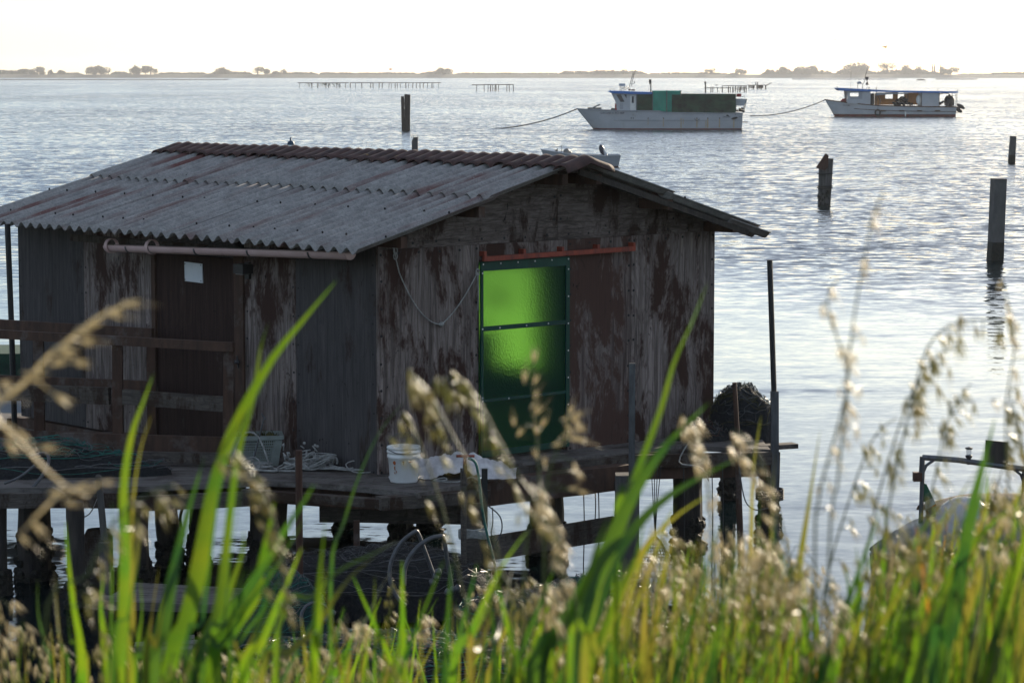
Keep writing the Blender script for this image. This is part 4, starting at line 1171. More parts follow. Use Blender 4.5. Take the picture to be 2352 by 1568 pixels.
# nets on the shore
gb_ = lambda px, py, z: atz(px, py, z)
heap('net_heap', gb_(865, 1400, .10) + Vector((0, .3, 0)), 1.0, .55, .40, 'large flat topped black net heap on the shore below the bucket', 'net', 21, 150, ('hoop', 'ropedark', 'ropedark'), lumpy=.25, tr=.004, pw=.35)
heap('net_heap', gb_(640, 1440, .1), .45, .5, .36, 'green net heap on the shore behind the tall reeds', 'netgreen', 22, 80, ('ropegreen', 'hoop'))
heap('net_heap', gb_(1340, 1500, .1) + Vector((0, .5, 0)), 1.0, .6, .46, 'low wide net heap on the shore in front of the crossing beam', 'net', 23, 150, ('hoop', 'hoop', 'ropegreen'), tr=.005)
heap('net_heap', gb_(930, 1560, .1) + Vector((0, .1, 0)), 1.3, .7, .34, 'nearest black net heap on the shore behind the dry grass', 'net', 24, 150, ('hoop', 'hoop', 'ropegreen'), tr=.005)
# fyke net hoops
def arch(pts, Y, r, label, mat='hoop'):
    b = MB(); b.tube(smooth_pts([at(x, y, Y + i * 0.03) for i, (x, y) in enumerate(pts)], 5), r, 8)
    p = [at(x, y, Y) for x, y in pts]
    for k in range(3): b.ell(p[0].lerp(p[-1], .1 * k + .9) + Vector((0, 0, .02 * k)), (.03, .03, .03), 7, 5, jit=.2)
    return tag(b.build('net_hoop', M[mat], smooth=True), label, 'hoop', 'fyke net hoops on the shore')
arch([(932, 1390), (912, 1370), (895, 1330), (900, 1285), (922, 1245), (950, 1222), (960, 1224), (975, 1262), (1000, 1330)], 21.0, .017, 'grey hoop bent to a point, left one of the crossing pair')
arch([(928, 1345), (930, 1305), (948, 1268), (980, 1240), (1010, 1231), (1020, 1238), (1028, 1290), (1040, 1360)], 20.8, .018, 'grey hoop bent flatter, right one of the crossing pair')
arch([(692, 1440), (694, 1405), (715, 1385), (745, 1390), (756, 1420)], 20.6, .014, 'small grey hoop standing near the green net heap')
arch([(985, 1475), (1020, 1465), (1060, 1480), (1080, 1510), (1084, 1560)], 20.2, .013, 'low grey hoop arching over the nearest net heap')
arch([(860, 1568), (870, 1530), (905, 1512), (950, 1508)], 20.1, .01, 'thin pale hoop lying on the nearest net heap')
# valve pole with green hose
vp = empty('valve_pole', at(1066, 1330, 22.2), 0, 'thin pole with red valve and green hose in front of the white cloth', 'pole')
b = MB(); b.tube([rel(vp, at(1066, 1400, 22.2)), rel(vp, at(1068, 1065, 22.2))], .018, 7); b.tube([rel(vp, at(1062, 1400, 22.2)), rel(vp, at(1060, 1075, 22.2))], .012, 6); b.build('pole', M['timber'], vp)
b = MB(); b.tube([rel(vp, at(1048, 1047, 22.2)), rel(vp, at(1090, 1047, 22.2))], .012, 6); b.tube([rel(vp, at(1068, 1046, 22.2)), rel(vp, at(1068, 1070, 22.2))], .016, 6); b.build('valve', M['redpaint'], vp)
b = MB(); b.tube(smooth_pts([rel(vp, at(x, y, 22.15)) for x, y in ((1075, 1052), (1092, 1062), (1100, 1100), (1108, 1170), (1120, 1230), (1135, 1290), (1140, 1330))], 4), .012, 7); b.build('hose', M['ropegreen'], vp)
b = MB()
for k in range(6): b.tube([rel(vp, at(1086, 1218 + k * 3, 22.3)) + Vector((.12 * math.cos(a), .06 * math.sin(a), .01 * math.sin(a * 3))) for a in [j * .5 for j in range(14)]], .008, 5)
b.build('rope_lashing', M['rope'], vp)
# thin hanging lines and loops
def line(pts, Y, r, label, mat='ropedark', name='hanging_line'):
    b = MB(); b.tube(smooth_pts([at(x, y, Y) for x, y in pts], 4), r, 5); return tag(b.build(name, M[mat]), label, 'line', 'lines hanging from the deck edge')
line([(1120, 1160), (1148, 1185), (1152, 1220), (1132, 1258), (1122, 1260)], 22.5, .006, 'grey line looping out right of the short black post', 'hoop')
line([(1131, 1165), (1132, 1200), (1128, 1226), (1136, 1232), (1126, 1240)], 22.6, .005, 'knotted line dangling right of the short black post')
for x, y0, y1, nm in ((1340, 1115, 1300, 'leftmost line hanging left of the square post'), (1366, 1110, 1210, 'second line from left, short, left of the square post'), (1374, 1108, 1290, 'third line from left hanging left of the square post'), (1412, 1106, 1185, 'line hanging closest to the left face of the square post'),
                      (1635, 1070, 1300, 'line hanging right of the thick pile'), (1659, 1068, 1290, 'line hanging between the thick pile and the thin pole'), (1570, 1075, 1290, 'line hanging down along the left face of the thick pile')):
    line([(x, y0), (x + 2, (y0 + y1) / 2), (x, y1)], 24.6, .0055, nm)
line([(1585, 1010), (1560, 1060), (1600, 1070), (1618, 1082), (1628, 1104)], 24.5, .007, 'pale line looping over the deck edge by the net bundle', 'rope')
line([(1695, 1045), (1700, 1090), (1712, 1150), (1735, 1170), (1765, 1166)], 24.7, .006, 'line sagging between the thin pole and the tall pole', 'hoop')
line([(1728, 1030), (1738, 1080), (1748, 1088), (1752, 1060), (1745, 1045)], 24.6, .006, 'small loop of line at the right deck end', 'hoop')
line([(120, 1118), (150, 1135), (162, 1160), (172, 1188), (205, 1180), (225, 1140)], 22.8, .006, 'pale line drooping below the left walkway edge', 'rope')
# hanging net bag
nb = empty('net_bag', at(1505, 1232, 24.3), 0, 'fine net bag hanging into the water between the square post and the thick pile', 'net bag')
b = MB(); 
def bag(a, t):
    an = 2 * math.pi * a; r = .015 + .155 * min(1, t * 1.35) ** .8 * (1 + .08 * math.sin(an * 5)); return Vector((r * math.cos(an), r * .8 * math.sin(an), -.36 * t))
for k in range(22):
    b.tube([bag(k / 22 + .02 * math.sin(j), j / 9) for j in range(10)], .0035, 4)
    if k % 2 == 0: b.tube([bag(j / 16, (k + 2) / 24) for j in range(17)], .003, 4)
b.build('mesh', M['weed'], nb)
b = MB()
for k in range(4): b.tube([(0, 0, 0), (-.02 + .012 * k, 0, .3), (-.04 + .03 * k, .02, .66)], .004, 4)
b.build('cord', M['ropedark'], nb)
# chain of weed hanging at left
line([(416, 1125), (420, 1160), (414, 1190), (420, 1230)], 24.0, .014, 'weedy chain hanging below the deck behind the reeds at left', 'mussel')
# bleached planks near the shore
def step(cx, cy, w, d, th, z, label, rot):
    e = empty('plank_step', atz(cx, cy, z), R(rot), label, 'planks')
    n = 3
    for k in range(n):
        b = MB(); y = -d / 2 + d * (k + .5) / n
        b.beam((-w / 2 + rnd.uniform(0, .1), y, 0), (w / 2 - rnd.uniform(0, .06), y, rnd.uniform(-.02, .02)), d / n - .02, th, rough=.02); b.build('plank', M['deckwood'], e)
    b = MB(); b.beam((-w / 2 + .1, -d / 2, -th - .02), (-w / 2 + .1, d / 2, -th - .02), .08, .1); b.build('bearer', M['timber_brown'], e)
step(400, 1372, 1.15, .85, .07, .3, 'bleached grey planks low over the water behind the tall reeds', -10)
step(385, 1490, .5, .5, .09, .3, 'lower pile of bleached boards near the bottom edge, below the wide grey planks', 4)
b = MB(); b.beam(atz(1290, 1568, .35), atz(1700, 1480, .35), .12, .05, rough=.03)
tag(b.build('plank', M['deckwood']), 'long grey plank lying behind the dense grass at the bottom', 'plank')
# ------------------------------------------------------------------ posts in the lagoon
def wl(py, px=1176): return atz(px, py, 0).y      # distance of a waterline pixel
def root_on_water(name, px, py, label, cat, group=None):
    return empty(name, atz(px, py, 0), 0, label, cat, group)
GP = 'mooring posts standing in the lagoon'
Y = wl(299)
e = root_on_water('mooring_post', 932, 299, 'bundle of three dark split posts standing left of the white and green boat', 'post', GP)
for dx, tp, w, tl in ((-.26, 222, .26, 0), (.02, 217, .24, .0), (.24, 218, .26, .02)):
    b = MB(); k = Y / F; z = (299 - tp) * k
    b.beam((dx * .8 + .02, rnd.uniform(-.1, .1), -1), (dx + tl, 0, z), w, w, up=(0, 1, 0), rough=.08); b.build('timber', M['grey_post'] if dx == 0 else M['pile'], e)
Y = 60.0; p = at(953, 345, Y); e = empty('mooring_post', (p.x, p.y, 0), 0, 'slanted top grey post with wire loops rising just behind the roof ridge', 'post', GP)
zt = at(953, 318, Y).z; b = MB(); w = 14 / F * Y
b.prof([(-w / 2, -.5), (w / 2, -.5), (w / 2, zt + .03), (-w * .2, zt + .02), (-w / 2, zt - .06)], -w / 2, w / 2); b.build('timber', M['grey_post'], e)
b = MB()
for k in range(4):
    x = -w * .45 + w * .3 * k; b.tube([(x, 0, zt - .05), (x - .012, 0, zt + .05), (x + .01, 0, zt + .09), (x + .03, 0, zt + .06), (x + .02, 0, zt)], .004, 4)
b.build('wire', M['steel'], e)
Y = 60.0; p = at(668, 345, Y)
e = empty('buoy', (p.x, p.y, 0), 0, 'blue topped white buoy with a short stub showing over the roof ridge', 'buoy', None)
zb = at(668, 338, Y).z; k = Y / F
b = MB(); b.lathe([(.07, -zb), (.085, 0), (.085, 4 * k), (.082, 5 * k)], (0, 0, zb), 18); b.build('body', M['white'], e, True)
b = MB(); b.lathe([(8.2 * k, 0), (8.5 * k, 4 * k), (7 * k, 9 * k), (3 * k, 11.5 * k), (2.2 * k, 12 * k), (2 * k, 19 * k), (0, 19.2 * k)], (0, 0, zb + 3 * k), 18); b.build('cap', M['capblue'], e, True)

e = root_on_water('channel_marker', 1892, 470, 'two lashed grey posts topped by a rusty triangular plate', 'marker', None)
Y = wl(470, 1892); k = Y / F
def mp(px, py, y=0): return Vector(((px - 1892) * k, y, (470 - py) * k))
b = MB(); b.beam(mp(1886, 500), mp(1888, 378), 15 * k, 15 * k, up=(0, 1, 0), rough=.04); b.build('timber', M['grey_post'], e)
b = MB(); b.beam(mp(1897, 500, -.02), mp(1904, 364, -.02), 16 * k, 14 * k, up=(0, 1, 0), rough=.04); b.build('timber', M['grey_post'], e)
b = MB(); b.add([mp(1871, 385, -.24), mp(1893, 352, -.24), mp(1900, 357, -.24), mp(1899, 384, -.24), mp(1892, 391, -.24), mp(1871, 385, -.2), mp(1893, 352, -.2), mp(1900, 357, -.2), mp(1899, 384, -.2), mp(1892, 391, -.2)],
                [(0, 4, 3, 2, 1), (5, 6, 7, 8, 9)] + [(i, (i + 1) % 5, 5 + (i + 1) % 5, 5 + i) for i in range(5)]); b.build('triangular_plate', M['rust'], e)
b = MB()
for py in (399, 428, 432): b.tube([mp(1878, py) + Vector((0, -.2, 0)), mp(1910, py - 1) + Vector((0, -.2, 0)), mp(1911, py - 1) + Vector((0, .2, 0)), mp(1878, py) + Vector((0, .2, 0)), mp(1878, py) + Vector((0, -.2, 0))], .02, 5)
b.build('band', M['ropedark'], e)
def crust(e, r, h, n=50):
    b = MB()
    for i in range(n):
        a = rnd.uniform(0, 6.28); b.ell((r * math.cos(a), r * math.sin(a), rnd.uniform(-.05, h)), (.04, .04, .05), 5, 4, jit=.3)
    b.build('mussel_crust', M['mussel'], e)
crust(e, .2, 8 * k * 4)
e = root_on_water('concrete_post', 2285, 598, 'tall square concrete post near the right edge', 'post', None); Y = wl(598, 2285); k = Y / F
b = MB(); b.beam((-.02, 0, -1), ((2291 - 2285) * k, 0, (598 - 410) * k), 29 * k, 27 * k, up=(0, 1, 0)); o = b.build('post_shaft', M['concrete'], e); o.rotation_euler = (0, 0, .25)
b = MB(); b.beam((-.02, 0, -.5), ((2287 - 2285) * k, 0, (598 - 556) * k), 30 * k, 28 * k, up=(0, 1, 0), rough=.03); o = b.build('weed_band', M['mussel'], e); o.rotation_euler = (0, 0, .25)
e = root_on_water('mooring_post', 2323, 374, 'short square post farther off above the tall concrete post', 'post', GP); Y = wl(374, 2323); k = Y / F
b = MB(); b.beam((0, 0, -1), (3 * k, 0, (374 - 313) * k), 13 * k, 13 * k, up=(0, 1, 0), rough=.03); b.build('timber', M['concrete'], e)
b = MB(); b.beam((0, 0, -.5), (1 * k, 0, 18 * k), 14.5 * k, 14.5 * k, up=(0, 1, 0), rough=.04); b.build('weed_band', M['mussel'], e)
b = MB(); b.tube([(-8 * k, -.1, 10 * k), (-6 * k, -.1, 45 * k), (0, -.15, 50 * k), (9 * k, -.1, 48 * k), (8 * k, -.1, 38 * k)], .015, 5); b.build('wire', M['steel'], e)

# ------------------------------------------------------------------ stake racks
def rack(name, xs, y0, y1, ytop, ybot, label, Y, wid=1.7, bar=1.3, nets=(), extra=None):
    x0 = at(xs[0], ybot, Y)
    e = empty(name, (x0.x, Y, 0), 0, label, 'rack', None); k = Y / F
    for i, x in enumerate(xs):
        b = MB(); w = k * wid * rnd.uniform(.6, 1.1)
        b.beam(((x - xs[0]) * k + rnd.uniform(-.2, .2), rnd.uniform(-1, 1), -1), ((x - xs[0]) * k, 0, (ybot - ytop) * k * rnd.uniform(.95, 1.03)), w, w, up=(0, 1, 0)); b.build('stake', M['pile'], e)
    for (a, c, yy) in y0:
        b = MB(); b.beam(((a - xs[0]) * k, 0, (ybot - yy) * k), ((c - xs[0]) * k, 0, (ybot - yy) * k), .2, k * bar, rough=.15); b.build('crossbar', M['pile'], e)
    for (a, c, n, m) in nets:
        b = MB()
        for i in range(n):
            x = (rnd.uniform(a, c) - xs[0]) * k; h = rnd.uniform(.3, .95) * (ybot - ytop) * k
            b.beam((x + rnd.uniform(-.8, .8), .3, (ybot - ytop) * k - h), (x, .3, (ybot - ytop) * k), k * .7, .2, up=(0, 1, 0))
        b.build('hanging_net', M[m], e)
    return e
def zx(z): return (600 + z / 3.36) / 1.0204
xs = [zx(v) for v in (346, 436, 487, 548, 571, 634, 657, 702, 741, 783, 830, 902, 918, 968, 992, 1046, 1061, 1093, 1111, 1133, 1175, 1198, 1232, 1259, 1287, 1315, 1346, 1378, 1389, 1434)]
rack('stake_rack', xs, [(zx(326), zx(730), 194.5 / 1.0204), (zx(738), zx(1452), 194.5 / 1.0204)], 0, 194 / 1.0204, 206.5 / 1.0204,
     'long low stake rack with green nets on its left part', wl(206.5 / 1.0204), 1.7, 1.6, ((zx(385), zx(440), 12, 'pile'), (zx(460), zx(660), 38, 'netgreen')))
xs = [zx(v) for v in (1738, 1795, 1828, 1848, 1864, 1884, 1890, 1910, 1975, 1991, 2025)]
rack('stake_rack', xs, [(zx(1700), zx(1795), 199.6 / 1.0204), (zx(1792), zx(2028), 198.8 / 1.0204)], 0, 198 / 1.0204, 214.5 / 1.0204,
     'short stake rack standing alone left of the white and green boat', wl(214.5 / 1.0204), 2.2, 1.7)
z4 = lambda v: (1320 + v / 5.113) / 1.0204
zy4 = lambda v: (140 + v / 5.113) / 1.0204
Yr = wl(216.5 / 1.0204)
rack('stake_rack', [z4(v) for v in (1705, 1720 + 50, 1795, 1845, 1905, 1980, 2005, 2030, 2060, 2090, 2120, 2170, 2190)], [(z4(1690), z4(2010), zy4(322)), (z4(1900), z4(2200), zy4(296)), (z4(1820), z4(1850), zy4(287))], 0, zy4(305), zy4(372),
     'dark stake rack behind the stern of the green tarp boat', Yr, 2.3, 1.6, ((z4(2020), z4(2200), 26, 'rust'),))
b = MB(); p = at(z4(1705), zy4(385), Yr - 5); k = Yr / F
b.beam((0, 0, -.5), (0, 0, 23 * k), 3.0 * k, 3 * k, up=(0, 1, 0)); b.ell((-.8 * k, 0, 22 * k), (2.4 * k, 2 * k, 3 * k), 8, 6)
o = b.build('wooden_post', M['pile']); o.location = (p.x, p.y, 0); tag(o, 'thick tall post at the left end of the rack behind the green tarp boat', 'post')
x0, x1, yy = (2160 / 5.113 + 1320) / 1.0204, 1776, zy4(300)
Yp = wl(210 / 1.0204); k = Yp / F; p = at(1740, 206, Yp)
e = empty('net_platform', (p.x, Yp, 0), 0, 'small distant net platform with brown curtain nets and masts', 'platform')
b = MB(); b.mm((-22 * k, -2, 9 * k), (22 * k, 2, 10.4 * k)); b.build('deck_boards', M['pile'], e)
b = MB(); b.beam((-4 * k, 0, 10 * k), (-4 * k, 0, 17 * k), .25, .25); b.beam((0, 0, 10 * k), (0, 0, 17 * k), .25, .25); b.beam((22 * k, 0, 10 * k), (32 * k, 0, 15.5 * k), .2, .2); b.build('mast', M['pile'], e)
for x in (-20, -10, 0, 8, 19):
    b = MB(); b.beam((x * k, 0, -1), (x * k, 0, 9 * k), 1.6 * k, .5); b.build('stake', M['pile'], e)
b = MB()
for i in range(30): x = rnd.uniform(-20, 19); b.beam((x * k, .2, rnd.uniform(1, 4) * k), (x * k, .2, 9 * k), 1.3 * k, .1, up=(0, 1, 0))
b.build('hanging_net', M['rust'], e)
# low rows of stakes before the far shore
def row(px0, px1, py, n, h, label, Y=None):
    Y = Y or wl(py); k = Y / F; p = at(px0, py, Y); e = empty('stake_row', (p.x, Y, 0), 0, label, 'stakes')
    b = MB()
    for i in range(n):
        x = (px1 - px0) * k * (i + rnd.uniform(-.3, .3)) / n; w = rnd.uniform(.3, 1.1); b.beam((x, 0, -.5), (x, 0, h * k * rnd.uniform(.5, 1.1)), w, w, up=(0, 1, 0))
    b.beam((0, 0, h * k * .8), ((px1 - px0) * k, 0, h * k * .7), .4, .5); tag(b.build('stakes', M['pile'], e), kind='stuff')
row(-10, 522, 184.5, 150, 2.0, 'long faint row of stakes before the shore at left')
row(1820, 2060, 183.6, 46, 2.4, 'faint row of stakes below the right-hand wood, left part')
row(2150, 2245, 183.6, 30, 2.6, 'faint row of stakes below the umbrella shaped pine')
# tiny boat far off
Yt = wl(185.2); k = Yt / F; p = at(2115, 185.2, Yt); e = empty('distant_barge', (p.x, Yt, 0), 0, 'tiny dark barge far off below the right-hand wood', 'boat')
b = MB(); b.poly([(-10 * k, -2), (9 * k, -2), (11 * k, 0), (9 * k, 2), (-10 * k, 2)], -.3, 2.2 * k); b.build('hull', M['pile'], e)
b = MB(); b.mm((-6 * k, -1, 2.2 * k), (6 * k, 1, 3.4 * k)); b.build('cabin', M['pile'], e)

# ------------------------------------------------------------------ boats
def hull(stations, beam, mats, parent, name='hull', deckh=None, n=10, red=0.0):
    """stations: (x, sheer z, keel z, half width factor). Starboard and port sides, transom, deck."""
    b = MB(); rows = []
    for (x, zs, zk, wf) in stations:
        hb = beam / 2 * wf; r = []
        for t in (0, .2, .45, .7, 1.0):
            r.append((zk + (zs - zk) * t, hb * (0.55 + .45 * t ** .5) if t > 0 else hb * .4))
        rows.append((x, r))
    m = 5; vs = []
    for x, r in rows:
        for z, h in reversed(r): vs.append((x, -h, z))
        for z, h in r: vs.append((x, h, z))
    w = 2 * m; fs = []; mi = []
    for i in range(len(rows) - 1):
        for k in range(w - 1):
            fs.append((i * w + k, (i + 1) * w + k, (i + 1) * w + k + 1, i * w + k + 1))
    fs.append(tuple(range((len(rows) - 1) * w, len(rows) * w)))
    b.add(vs, fs)
    # deck a little below the sheer
    dv = []; 
    for x, r in rows: dv += [(x, -r[-1][1] * .96, r[-1][0] - .12), (x, r[-1][1] * .96, r[-1][0] - .12)]
    b.add(dv, [(2 * i, 2 * i + 2, 2 * i + 3, 2 * i + 1) for i in range(len(rows) - 1)])
    # split the lowest strip as antifouling
    for f_i, f in enumerate(b.f):
        zs_ = [b.v[i][2] for i in f]
        b.m[f_i] = 1 if max(zs_) <= red + 1e-6 else 0
    return b.build(name, mats, parent, smooth=False)

def text(s, size, loc_, rot, mat, parent, name='lettering', ext=.004):
    c = bpy.data.curves.new(name, 'FONT'); c.body = s; c.size = size; c.extrude = ext; c.align_x = 'LEFT'; c.materials.append(mat)
    t = bpy.data.objects.new(name + '_curve', c); me = bpy.data.meshes.new_from_object(t); bpy.data.objects.remove(t)
    me.materials.clear(); me.materials.append(mat)
    o = bpy.data.objects.new(name, me); col.objects.link(o); o.parent = parent; o.location = loc_; o.rotation_euler = rot; return o

# --- boat with green tarp
K1 = wl(297) / F / 5.113 * 1.0204
# zoom coordinates (zx, zy) of the 5.113x enlargement -> local metres
K1 = (wl(297) / F) * (1.0 / 1.0204) / 5.113 * 1.0
pb = atz((1320 + 1150 / 5.113) / 1.0204, 297, 0)
B1 = empty('fishing_boat', pb, 0, 'white fishing boat with blue wheelhouse roof and green tarps along its side', 'boat')
def q1_(zx_, zy_, y=0.0): return Vector(((zx_ - 1150) * K1, y, (825 - zy_) * K1))
def X1(v): return (v - 1150) * K1
def Z1(v): return (825 - v) * K1
BM = 3.6
b = MB()
# hull lofted: several waterlines per station
def loft_hull(st, halfb, K, XX, ZZ, parent, mats, redz, stern_flat=True, chine=.82):
    """st: (zx_sheer, zy_sheer, zx_keel, zy_keel, width factor) in zoom px; raked stations."""
    T = (0, .12, .3, .55, .8, 1.0); vs = []; n = len(T)
    for (xs_, ys_, xk, yk, wf) in st:
        tr = (redz - ZZ(yk)) / (ZZ(ys_) - ZZ(yk)); T = (0, tr * .5, tr, tr + (1 - tr) * .35, tr + (1 - tr) * .7, 1.0)
        for side in (-1, 1):
            for t in (T if side == 1 else T[::-1]):
                x = XX(xk) + (XX(xs_) - XX(xk)) * t; z = ZZ(yk) + (ZZ(ys_) - ZZ(yk)) * t
                wdt = halfb * wf * (chine + (1 - chine) * t ** .7) * (1 if t > 0 else .8)
                vs.append((x, side * wdt, z))
    w = 2 * n; b = MB(); fs = []; 
    for i in range(len(st) - 1):
        for k in range(w - 1):
            fs.append((i * w + k, (i + 1) * w + k, (i + 1) * w + k + 1, i * w + k + 1))
    e_ = len(st) - 1; fs.append(tuple(range(e_ * w, e_ * w + w)))
    b.add(vs, fs)
    dv = []
    for (xs_, ys_, xk, yk, wf) in st: dv += [(XX(xs_), -halfb * wf * .97, ZZ(ys_) - .06), (XX(xs_), halfb * wf * .97, ZZ(ys_) - .06)]
    b.add(dv, [(2 * i, 2 * i + 1, 2 * i + 3, 2 * i + 2) for i in range(len(st) - 1)])
    for i, f in enumerate(b.f):
        b.m[i] = 1 if sum(b.v[j][2] for j in f) / len(f) < redz else 0
    return b.build('hull', mats, parent)
st1 = [(160, 578, 430, 905, .02), (300, 590, 470, 905, .28), (450, 595, 560, 905, .52), (650, 600, 720, 905, .76), (900, 604, 930, 905, .93), (1130, 606, 1150, 905, 1), (1200, 622, 1215, 905, 1), (1500, 628, 1500, 905, 1), (1850, 632, 1850, 905, .97), (2128, 632, 2118, 905, .9)]
loft_hull(st1, BM / 2, K1, X1, Z1, B1, [M['hullwhite'], M['antifoul']], Z1(812))
yS = -BM / 2 - .01
def side_y(zx_): 
    for (a, c) in zip(st1[:-1], st1[1:]):
        if a[0] <= zx_ <= c[0]: return -(BM / 2) * (a[4] + (c[4] - a[4]) * (zx_ - a[0]) / (c[0] - a[0]))
    return -BM / 2
b = MB()
pts = [(160, 580), (300, 591), (450, 596), (650, 601), (900, 605), (1130, 607), (1200, 623), (1500, 629), (1850, 633), (2128, 633)]
b.tube([Vector((X1(x), side_y(x) - .01, Z1(y))) for x, y in pts], .05, 6); b.tube([Vector((X1(x), -side_y(x) + .01, Z1(y))) for x, y in pts], .05, 6)
b.build('gunwale', M['hullgrey'], B1)
b = MB(); b.tube([Vector((X1(x), side_y(x) * .955 - .03, Z1(716))) for x in (600, 900, 1200, 1600, 2120)], .018, 5); b.build('rub_strake', M['hullgrey'], B1)
M['ruststreak'] = simple('ruststreak', (0.40, 0.30, 0.18), (0.5, 0.42, 0.3), (3, 3, 1), 0.7, bump=0)
b = MB()
for x, y0, y1, w in ((1005, 695, 770, 6), (1186, 695, 790, 10), (1395, 690, 805, 12), (1422, 695, 760, 8), (1583, 690, 800, 12), (1712, 690, 805, 14), (1690, 720, 805, 8), (1852, 700, 800, 12), (2022, 700, 805, 14)):
    b = MB(); b.beam(Vector((X1(x), side_y(x) * .93 - .012, Z1(y1))), Vector((X1(x), side_y(x) * .965 - .012, Z1(y0))), w * K1, .02, up=(0, 1, 0)); b.build('rust_streak', M['ruststreak'], B1)
b = MB()
for x in (830, 805, 1005, 1186, 1583, 1712, 1852): b.ell((X1(x), side_y(x) * .97 - .02, Z1(690)), (.05, .03, .05), 7, 5)
b.tube([Vector((X1(1583) + .2 * math.cos(a), yS - .05, Z1(690) + .2 * math.sin(a))) for a in [math.pi + j * .4 for j in range(9)]], .015, 4)
b.ell((X1(2030), side_y(2030) - .02, Z1(690)), (.28, .03, .1), 10, 5, rot=Matrix.Rotation(-.25, 3, 'Y'))
b.build('scupper', M['black'], B1)
text('GRIGNE II 3CI 688', 36 * K1, (X1(442), side_y(560) - .06, Z1(640)), (R(90), 0, R(-11)), M['navy'], B1)
text('GRIGNE', 26 * K1, (X1(1885), yS + .02, Z1(684)), (R(90), 0, 0), M['navy'], B1)
text('3CI', 24 * K1, (X1(2078), yS + .12, Z1(682)), (R(90), 0, 0), M['navy'], B1)
# wheelhouse
wh = MB(); hw = 1.15
wh.prof([(X1(640), Z1(600)), (X1(868), Z1(600)), (X1(868), Z1(405)), (X1(580), Z1(395)), (X1(630), Z1(500))], -hw, hw)
who = wh.build('wheelhouse', M['hullwhite'], B1)
b = MB(); b.add([q1_(628, 412, -hw - .012), q1_(684, 412, -hw - .012), q1_(728, 498, -hw - .012), q1_(680, 500, -hw - .012)], [(0, 3, 2, 1)]); b.add([q1_(722, 412, -hw - .012), q1_(752, 412, -hw - .012), q1_(752, 460, -hw - .012)], [(0, 2, 1)])
b.add([q1_(812, 430, -hw - .012), q1_(840, 430, -hw - .012), q1_(840, 515, -hw - .012), q1_(812, 515, -hw - .012)], [(0, 3, 2, 1)])
b.add([(X1(592) - .02, -hw * .9, Z1(412)), (X1(592) - .02, hw * .9, Z1(412)), (X1(628) - .02, hw * .9, Z1(490)), (X1(628) - .02, -hw * .9, Z1(490))], [(0, 1, 2, 3)])
b.build('window', M['darkglass'], who)
b = MB(); b.prof([(X1(795), Z1(596)), (X1(862), Z1(596)), (X1(862), Z1(424)), (X1(795), Z1(424))], -hw - .03, -hw - .008); 
d_ = b.build('door', M['white'], who); d_['label'] = 'white wheelhouse door with narrow window'
b = MB(); b.prof([(X1(814), Z1(512)), (X1(838), Z1(512)), (X1(838), Z1(432)), (X1(814), Z1(432))], -hw - .04, -hw - .031); b.build('pane', M['darkglass'], d_)
b = MB(); b.prof([(X1(672), Z1(585)), (X1(712), Z1(585)), (X1(712), Z1(512)), (X1(672), Z1(512))], -hw - .02, -hw - .003); b.build('hatch', M['hullgrey'], who)
b = MB(); b.prof([(X1(545), Z1(382)), (X1(552), Z1(366)), (X1(1058), Z1(383)), (X1(1058), Z1(408)), (X1(868), Z1(408)), (X1(580), Z1(396))], -hw - .2, hw + .2); b.build('roof', M['blue'], B1)
# tarps over the aft deck
b = MB()
b.mm((X1(875), -1.3, Z1(600)), (X1(1055), 1.3, Z1(405))); b.build('dark_tarp', M['nettarp'], B1)
def tarp(x0, x1, yt, yb0, yb1, y, mat, name, wav=.05, sag=0.0):
    b = MB()
    def fn(a, c):
        x = X1(x0 + (x1 - x0) * a); zt = Z1(yt); zb = Z1(yb0 + (yb1 - yb0) * a) - sag * (.5 + .5 * math.sin(a * 14 + 1) * math.sin(a * 31))
        z = zb + (zt - zb) * c
        return Vector((x, y - .03 - wav * (1 - c) * math.sin(x * 7 + 3 * c) - .05 * mnoise.noise(Vector((x * 1.5, z * 1.5, 2))), z))
    b.shell(fn, (0, .02, 0), 60, 10); return b.build(name, M[mat], B1, True)
tarp(1056, 1395, 366, 604, 628, -1.55, 'tarpgreen', 'green_tarp')
b = MB(); b.mm((X1(1056), -1.5, Z1(366)), (X1(1395), 1.5, Z1(370))); b.build('green_tarp', M['tarpgreen'], B1)
tarp(1285, 1400, 412, 650, 668, -1.62, 'nettarp', 'dark_tarp')
tarp(1398, 2045, 405, 662, 640, -1.60, 'nettarp', 'dark_net_tarp', .07, .25)
b = MB(); b.mm((X1(1398), -1.45, Z1(405)), (X1(2040), 1.45, Z1(410))); b.mm((X1(2030), -1.4, Z1(630)), (X1(2036), 1.4, Z1(440))); b.mm((X1(1060), 1.4, Z1(620)), (X1(2040), 1.43, Z1(415))); b.build('dark_tarp', M['nettarp'], B1)
b = MB(); b.tube([q1_(1390, 402, -1.62), q1_(1870, 405, -1.62), q1_(2030, 408, -1.62)], .02, 5)
for x, t in ((870, 400), (1056, 366), (1225, 355), (1392, 362)): b.tube([q1_(x, 620, -1.62), q1_(x, t, -1.62)], .035, 5)
b.build('tarp_pole', M['steel'], B1)
